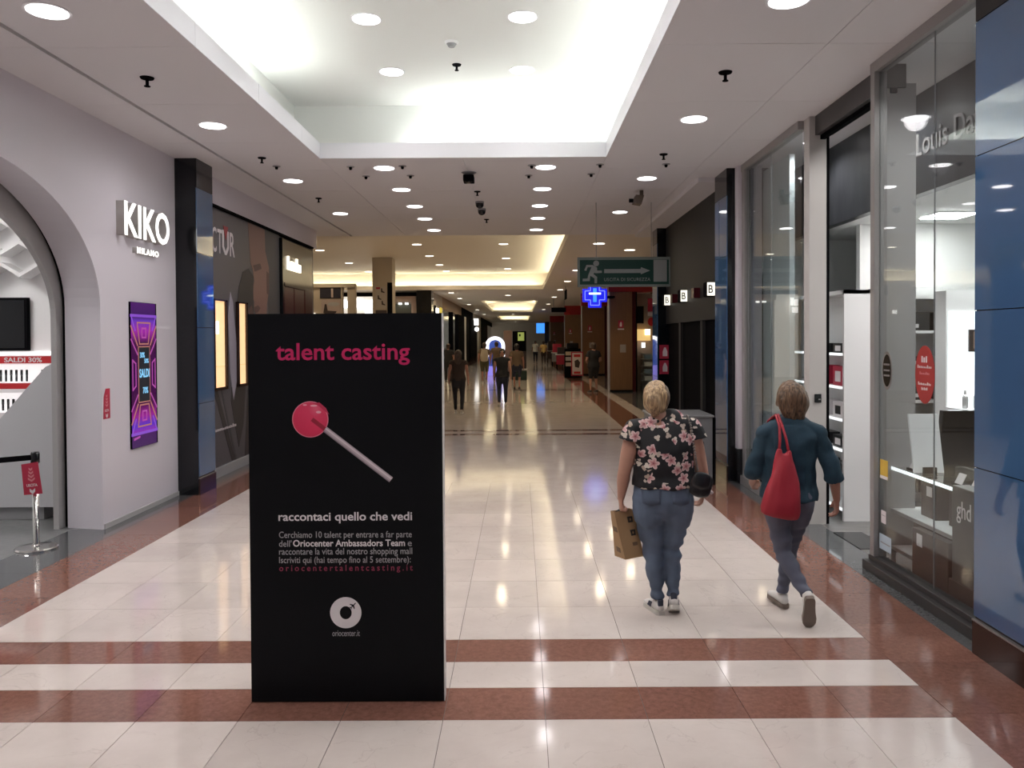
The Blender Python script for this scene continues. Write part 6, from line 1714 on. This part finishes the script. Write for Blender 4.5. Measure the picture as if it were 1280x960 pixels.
# ---- things they carry
bx, by = 0.968, 5.42
pb = thing('paper_bag', 'brown paper shopping bag with black square marks held by the floral blouse woman', 'bag', (bx - 0.235, by + 0.02, 0.37))
KRAFT = mat('kraft_paper', (0.36, 0.22, 0.11), 0.75, noise=0.12, nscale=5)
KRAFTD = mat('kraft_print', (0.02, 0.018, 0.016), 0.6)
KRAFTM = mat('kraft_pale_print', (0.16, 0.10, 0.06), 0.7)
ang = -0.55
U_ = Vector((math.cos(ang), math.sin(ang) * -1.0, 0)); N_ = Vector((-math.sin(ang) * -1.0 * -1, -math.cos(ang), 0)).normalized()
U_ = Vector((math.cos(ang), -math.sin(ang), 0)); W_ = Vector((math.sin(ang), math.cos(ang), 0))
tl = 0.16
UPB = (Vector((0, 0, 1)) * math.cos(tl) + Vector((-1, 0, 0)) * math.sin(tl)).normalized()
c0 = Vector((bx - 0.225, by + 0.045, 0.375))
def bagp(a, b_, z):
    tap = 1 - 0.25 * z if True else 1
    return c0 + U_ * a + W_ * b_ * (1 - 0.55 * z) + UPB * (z * 0.32)
hw, hd_ = 0.082, 0.058
bm = nb()
lo = [bm.verts.new(bagp(sx * hw, sy * hd_, 0)) for sx, sy in ((-1, -1), (1, -1), (1, 1), (-1, 1))]
mi = [bm.verts.new(bagp(sx * hw * 1.0, sy * hd_ * (0.9 if sx > 0 else 0.8), 0.55)) for sx, sy in ((-1, -1), (1, -1), (1, 1), (-1, 1))]
hi = [bm.verts.new(bagp(sx * hw, sy * hd_ * 0.8, 1.0)) for sx, sy in ((-1, -1), (1, -1), (1, 1), (-1, 1))]
for A_, B_ in ((lo, mi), (mi, hi)):
    for i in range(4):
        j_ = (i + 1) % 4
        bm.faces.new((A_[i], A_[j_], B_[j_], B_[i]))
bm.faces.new(list(reversed(lo)))
bmesh.ops.recalc_face_normals(bm, faces=bm.faces)
ex = bmesh.ops.solidify(bm, geom=list(bm.faces), thickness=0.0025)
mk('sack', bm, KRAFT, pb)
FN = U_.cross(UPB).normalized()
for i, (a, z, m_) in enumerate(((0.035, 0.80, KRAFTD), (0.035, 0.52, KRAFTD), (0.03, 0.26, KRAFTM))):
    P0 = bagp(a, -hd_ * (0.9 - 0.08 * z), z)
    s_ = 0.020
    q = [P0 + U_ * (-s_) - UPB * s_, P0 + U_ * s_ - UPB * s_, P0 + U_ * s_ + UPB * s_, P0 - U_ * s_ + UPB * s_]
    mk('printed_mark', prism(nb(), [v - FN * 0.006 for v in q], FN, 0.0105), m_, pb)
    if m_ is KRAFTD:
        q = [P0 + U_ * (-s_ * .3) - UPB * s_ * .5, P0 + U_ * s_ * .35 - UPB * s_ * .1, P0 + U_ * s_ * .1 + UPB * s_ * .55, P0 - U_ * s_ * .35 + UPB * s_ * .3]
        mk('mark_symbol', prism(nb(), [v + FN * 0.0045 for v in q], FN, 0.0008), KRAFT, pb)
for z in (0.62, 0.18):
    P0 = bagp(-hw, 0, z)
    q = [P0 + W_ * -0.02 - UPB * 0.02, P0 + W_ * 0.02 - UPB * 0.015, P0 + W_ * 0.018 + UPB * 0.02, P0 - W_ * 0.018 + UPB * 0.012]
    mk('printed_mark', prism(nb(), [v + U_ * 0.004 for v in q], -U_, 0.007), KRAFTM, pb)
HND = Vector((bx - 0.279, by + 0.045, 0.695))
for sgn in (-1, 1):
    a0, a1 = bagp(-0.045, sgn * hd_ * 0.45, 0.97), bagp(0.03, sgn * hd_ * 0.45, 0.97)
    mid = HND + W_ * 0.006 * sgn
    mk('handle', tube(nb(), [a0, a0.lerp(mid, 0.55) + U_ * -0.012, mid + U_ * -0.012, mid + U_ * 0.012, a1.lerp(mid, 0.55) + U_ * 0.012, a1], 0.0045, 8), KRAFTD, pb, True)

sbg = thing('shoulder_bag', 'small black handbag with a chain strap on the floral blouse woman', 'bag', (bx + 0.24, by - 0.06, 0.83))
b = nb()
limb(b, [(V3(bx + 0.170, by - 0.165, 0.915), 0.018, 0.075), (V3(bx + 0.225, by - 0.145, 0.895), 0.026, 0.085), (V3(bx + 0.285, by - 0.115, 0.875), 0.018, 0.07)], (0.3, -0.9, 0), power=0.55)
limb(b, [(V3(bx + 0.175, by - 0.185, 0.945), 0.012, 0.045), (V3(bx + 0.225, by - 0.172, 0.93), 0.016, 0.055), (V3(bx + 0.275, by - 0.14, 0.915), 0.012, 0.045)], (0.3, -0.9, 0), power=0.55)
mk('pouch', fuse(b, 0.006, 3), mat('black_leather', (0.010, 0.010, 0.011), 0.4), sbg, True)
pth = [V3(bx + 0.155, by - 0.05, 1.345), V3(bx + 0.165, by - 0.125, 1.27), V3(bx + 0.175, by - 0.158, 1.15), V3(bx + 0.19, by - 0.16, 1.05), V3(bx + 0.205, by - 0.13, 0.99)]
Q_ = []
for i in range(len(pth) - 1):
    for t in range(6): Q_.append(cr(pth[max(i - 1, 0)], pth[i], pth[i + 1], pth[min(i + 2, len(pth) - 1)], t / 6))
Q_.append(pth[-1])
links = nb()
for i, p in enumerate(Q_):
    sphere(links, p, 0.0075, (1, 1, 1.4) if i % 2 else (1.3, 1, 0.9), 8, 6)
o = mk('chain', links, mat('dark_chain', (0.25, 0.22, 0.2), 0.3, 0.9), sbg, True, kind='stuff')
mk('tassel', tube(nb(), [V3(bx + 0.285, by - 0.1, 0.86), V3(bx + 0.31, by - 0.1, 0.83)], [0.008, 0.012], 8), PRINTW, sbg, True)

ox, oy = 1.795, 5.36
REDB = mat('red_tote_fabric', (0.33, 0.012, 0.026), 0.6, bump=0.1, nscale=30)
tb = thing('tote_bag', 'large red tote bag hanging from the shoulder of the woman in teal', 'bag', (ox - 0.11, oy - 0.2, 0.69))
b = nb()
limb(b, [(V3(ox - 0.118, oy - 0.185, 0.715), 0.130, 0.045), (V3(ox - 0.108, oy - 0.195, 0.76), 0.132, 0.062), (V3(ox - 0.092, oy - 0.19, 0.90), 0.105, 0.055), (V3(ox - 0.08, oy - 0.175, 1.02), 0.068, 0.035), (V3(ox - 0.082, oy - 0.165, 1.09), 0.045, 0.018)], (1, 0.12, 0), power=0.75, cap0=False)
limb(b, [(V3(ox - 0.125, oy - 0.175, 0.93), 0.05, 0.03), (V3(ox - 0.118, oy - 0.17, 1.06), 0.03, 0.018), (V3(ox - 0.112, oy - 0.165, 1.135), 0.014, 0.012)], (1, 0, 0))
limb(b, [(V3(ox - 0.05, oy - 0.185, 0.93), 0.05, 0.03), (V3(ox - 0.052, oy - 0.175, 1.05), 0.026, 0.018), (V3(ox - 0.048, oy - 0.165, 1.12), 0.012, 0.012)], (1, 0, 0))
me = fuse(b, 0.007, 3)
wrinkle(me, 0.012, (14, 8, 5), 2.0)
mk('sack', me, REDB, tb, True)
for xo, xt in ((-0.115, -0.092), (-0.048, -0.075)):
    mk('strap', tube(nb(), [V3(ox + xo, oy - 0.17, 1.10), V3(ox + (xo + xt) / 2, oy - 0.155, 1.2), V3(ox + xt, oy - 0.112, 1.29), V3(ox + xt, oy - 0.03, 1.352), V3(ox + xt - 0.02, oy + 0.06, 1.30), V3(ox + xt - 0.03, oy + 0.10, 1.2)], 0.009, 8), REDB, tb, True)

# ---- people farther away
def walk(s=1, st=0.16):
    return dict(knL=V3(-0.09, 0.06 * s, 0.46), knR=V3(0.09, 0.02 * s, 0.45), anL=V3(-0.085, st * s * 0.9, 0.09), anR=V3(0.085, -st * s, 0.11),
                elL=V3(-0.22, -0.06 * s, 1.03), elR=V3(0.22, 0.0, 1.02), wrL=V3(-0.235, 0.0, 0.82), wrR=V3(0.235, 0.08 * s, 0.80))
KBLK = mat('cloth_black', (0.010, 0.010, 0.012), 0.8); KBRN = mat('cloth_dark_brown', (0.035, 0.02, 0.014), 0.8); KNVY = mat('cloth_navy', (0.012, 0.016, 0.035), 0.8)
KOLV = mat('cloth_olive', (0.07, 0.065, 0.03), 0.8); KCRM = mat('cloth_cream', (0.42, 0.36, 0.27), 0.8); KTAN = mat('cloth_tan', (0.13, 0.085, 0.05), 0.8)
KWHT = mat('cloth_white', (0.6, 0.6, 0.6), 0.8); KYEL = mat('cloth_yellow', (0.5, 0.34, 0.12), 0.8)
HBRN = hair_mat('dark_brown_hair', (0.02, 0.012, 0.008), (0.09, 0.05, 0.03)); HBLK = hair_mat('black_hair', (0.006, 0.005, 0.005), (0.03, 0.025, 0.022))
LONG = [([((0, -0.07, 0.03), 0.08, 0.05), ((0, -0.085, -0.06), 0.09, 0.045), ((0, -0.10, -0.16), 0.085, 0.035), ((0, -0.11, -0.27), 0.05, 0.02)], (1, 0, 0))]
SNK = dict(u=mat('light_sneaker', (0.4, 0.36, 0.33), 0.6), s=SOLEW); SDK = dict(u=mat('dark_shoe', (0.02, 0.02, 0.02), 0.5), s=SOLEG)
V_ = 0.016
person((-1.52, 19.7, 0), 'woman with long brown hair in dark clothes walking away past the totem', walk(1, 0.14), dict(leg=0.95), SKIN2, dict(m=KBRN, hem=0.82, sleeve=0.25), dict(m=KBLK), SNK, dict(m=HBRN, locks=LONG), k=1.0, vox=V_)
person((-0.49, 21.9, 0), 'woman in black sleeveless top and dark jeans walking towards the camera', walk(-1, 0.15), dict(), SKIN, dict(m=KBLK, hem=0.80, sleeve=0.0), dict(m=KNVY), SNK, dict(m=HBLK), rz=math.pi, vox=V_)
person((-1.47, 33.1, 0), 'person in olive shorts carrying a cream backpack near the glowing arch', walk(1, 0.12), dict(), SKIN2, dict(m=KTAN, hem=0.84, sleeve=0.5), dict(m=KOLV, kind='shorts'), SNK, dict(m=HBRN), k=1.06, vox=V_)
bkp = thing('backpack', 'cream backpack on the person near the glowing arch', 'bag', (-1.47, 32.93, 0.95))
b = nb(); limb(b, [(V3(-1.47, 32.92, 0.95), 0.15, 0.06), (V3(-1.47, 32.90, 1.12), 0.17, 0.075), (V3(-1.47, 32.92, 1.36), 0.13, 0.05)], power=0.75)
mk('sack', fuse(b, 0.012, 2), KCRM, bkp, True)
for s in (-0.09, 0.09): mk('strap', tube(nb(), [V3(-1.47 + s, 32.95, 1.36), V3(-1.47 + s * 1.2, 33.06, 1.43), V3(-1.47 + s * 1.3, 33.2, 1.30), V3(-1.47 + s * 1.5, 33.2, 1.1)], 0.018, 6), KCRM, bkp)
person((-1.02, 34.7, 0), 'person in tan top and dark trousers beside the backpack wearer', walk(-1, 0.1), dict(), SKIN, dict(m=KTAN, hem=0.84, sleeve=0.5), dict(m=KBLK), SDK, dict(m=HBRN), k=1.08, vox=V_)
person((-0.12, 28.5, 0), 'man in tan t-shirt and navy shorts walking away', walk(1, 0.16), dict(w=1.05, d=1.05), SKIN2, dict(m=KTAN, hem=0.82, sleeve=0.55), dict(m=KNVY, kind='shorts'), SDK, dict(m=HBLK), k=1.05, vox=V_)
person((-3.02, 33.6, 0), 'person in black half hidden behind the totem edge', walk(-1, 0.1), dict(), SKIN, dict(m=KBLK, hem=0.80, sleeve=0.6), dict(m=KBLK), SDK, dict(m=HBRN), k=1.04, vox=V_)
person((2.48, 27.0, 0), 'man in black shorts standing in front of the wooden piers', dict(elL=V3(-0.24, 0.02, 1.03), wrL=V3(-0.14, 0.2, 0.98), elR=V3(0.25, 0.0, 1.03), wrR=V3(0.2, 0.14, 0.95), anL=V3(-0.12, -0.02, 0.085), anR=V3(0.12, 0.02, 0.085)), dict(w=1.12, d=1.12), SKIN, dict(m=KBLK, hem=0.80, sleeve=0.6), dict(m=KBLK, kind='shorts'), SDK, dict(m=HBRN), rz=0.4, k=1.07, vox=V_)
person((1.12, 58.0, 0), 'person in white shirt far down the right side', walk(-1, 0.1), dict(), SKIN, dict(m=KWHT, hem=0.80, sleeve=0.6), dict(m=KNVY), SDK, dict(m=HBLK), rz=math.pi, k=1.05, vox=0.02)
person((1.62, 55.0, 0), 'person in pale yellow top far down the right side', walk(1, 0.1), dict(), SKIN2, dict(m=KYEL, hem=0.80, sleeve=0.6), dict(m=KBRN), SDK, dict(m=HBRN), k=1.03, vox=0.02)
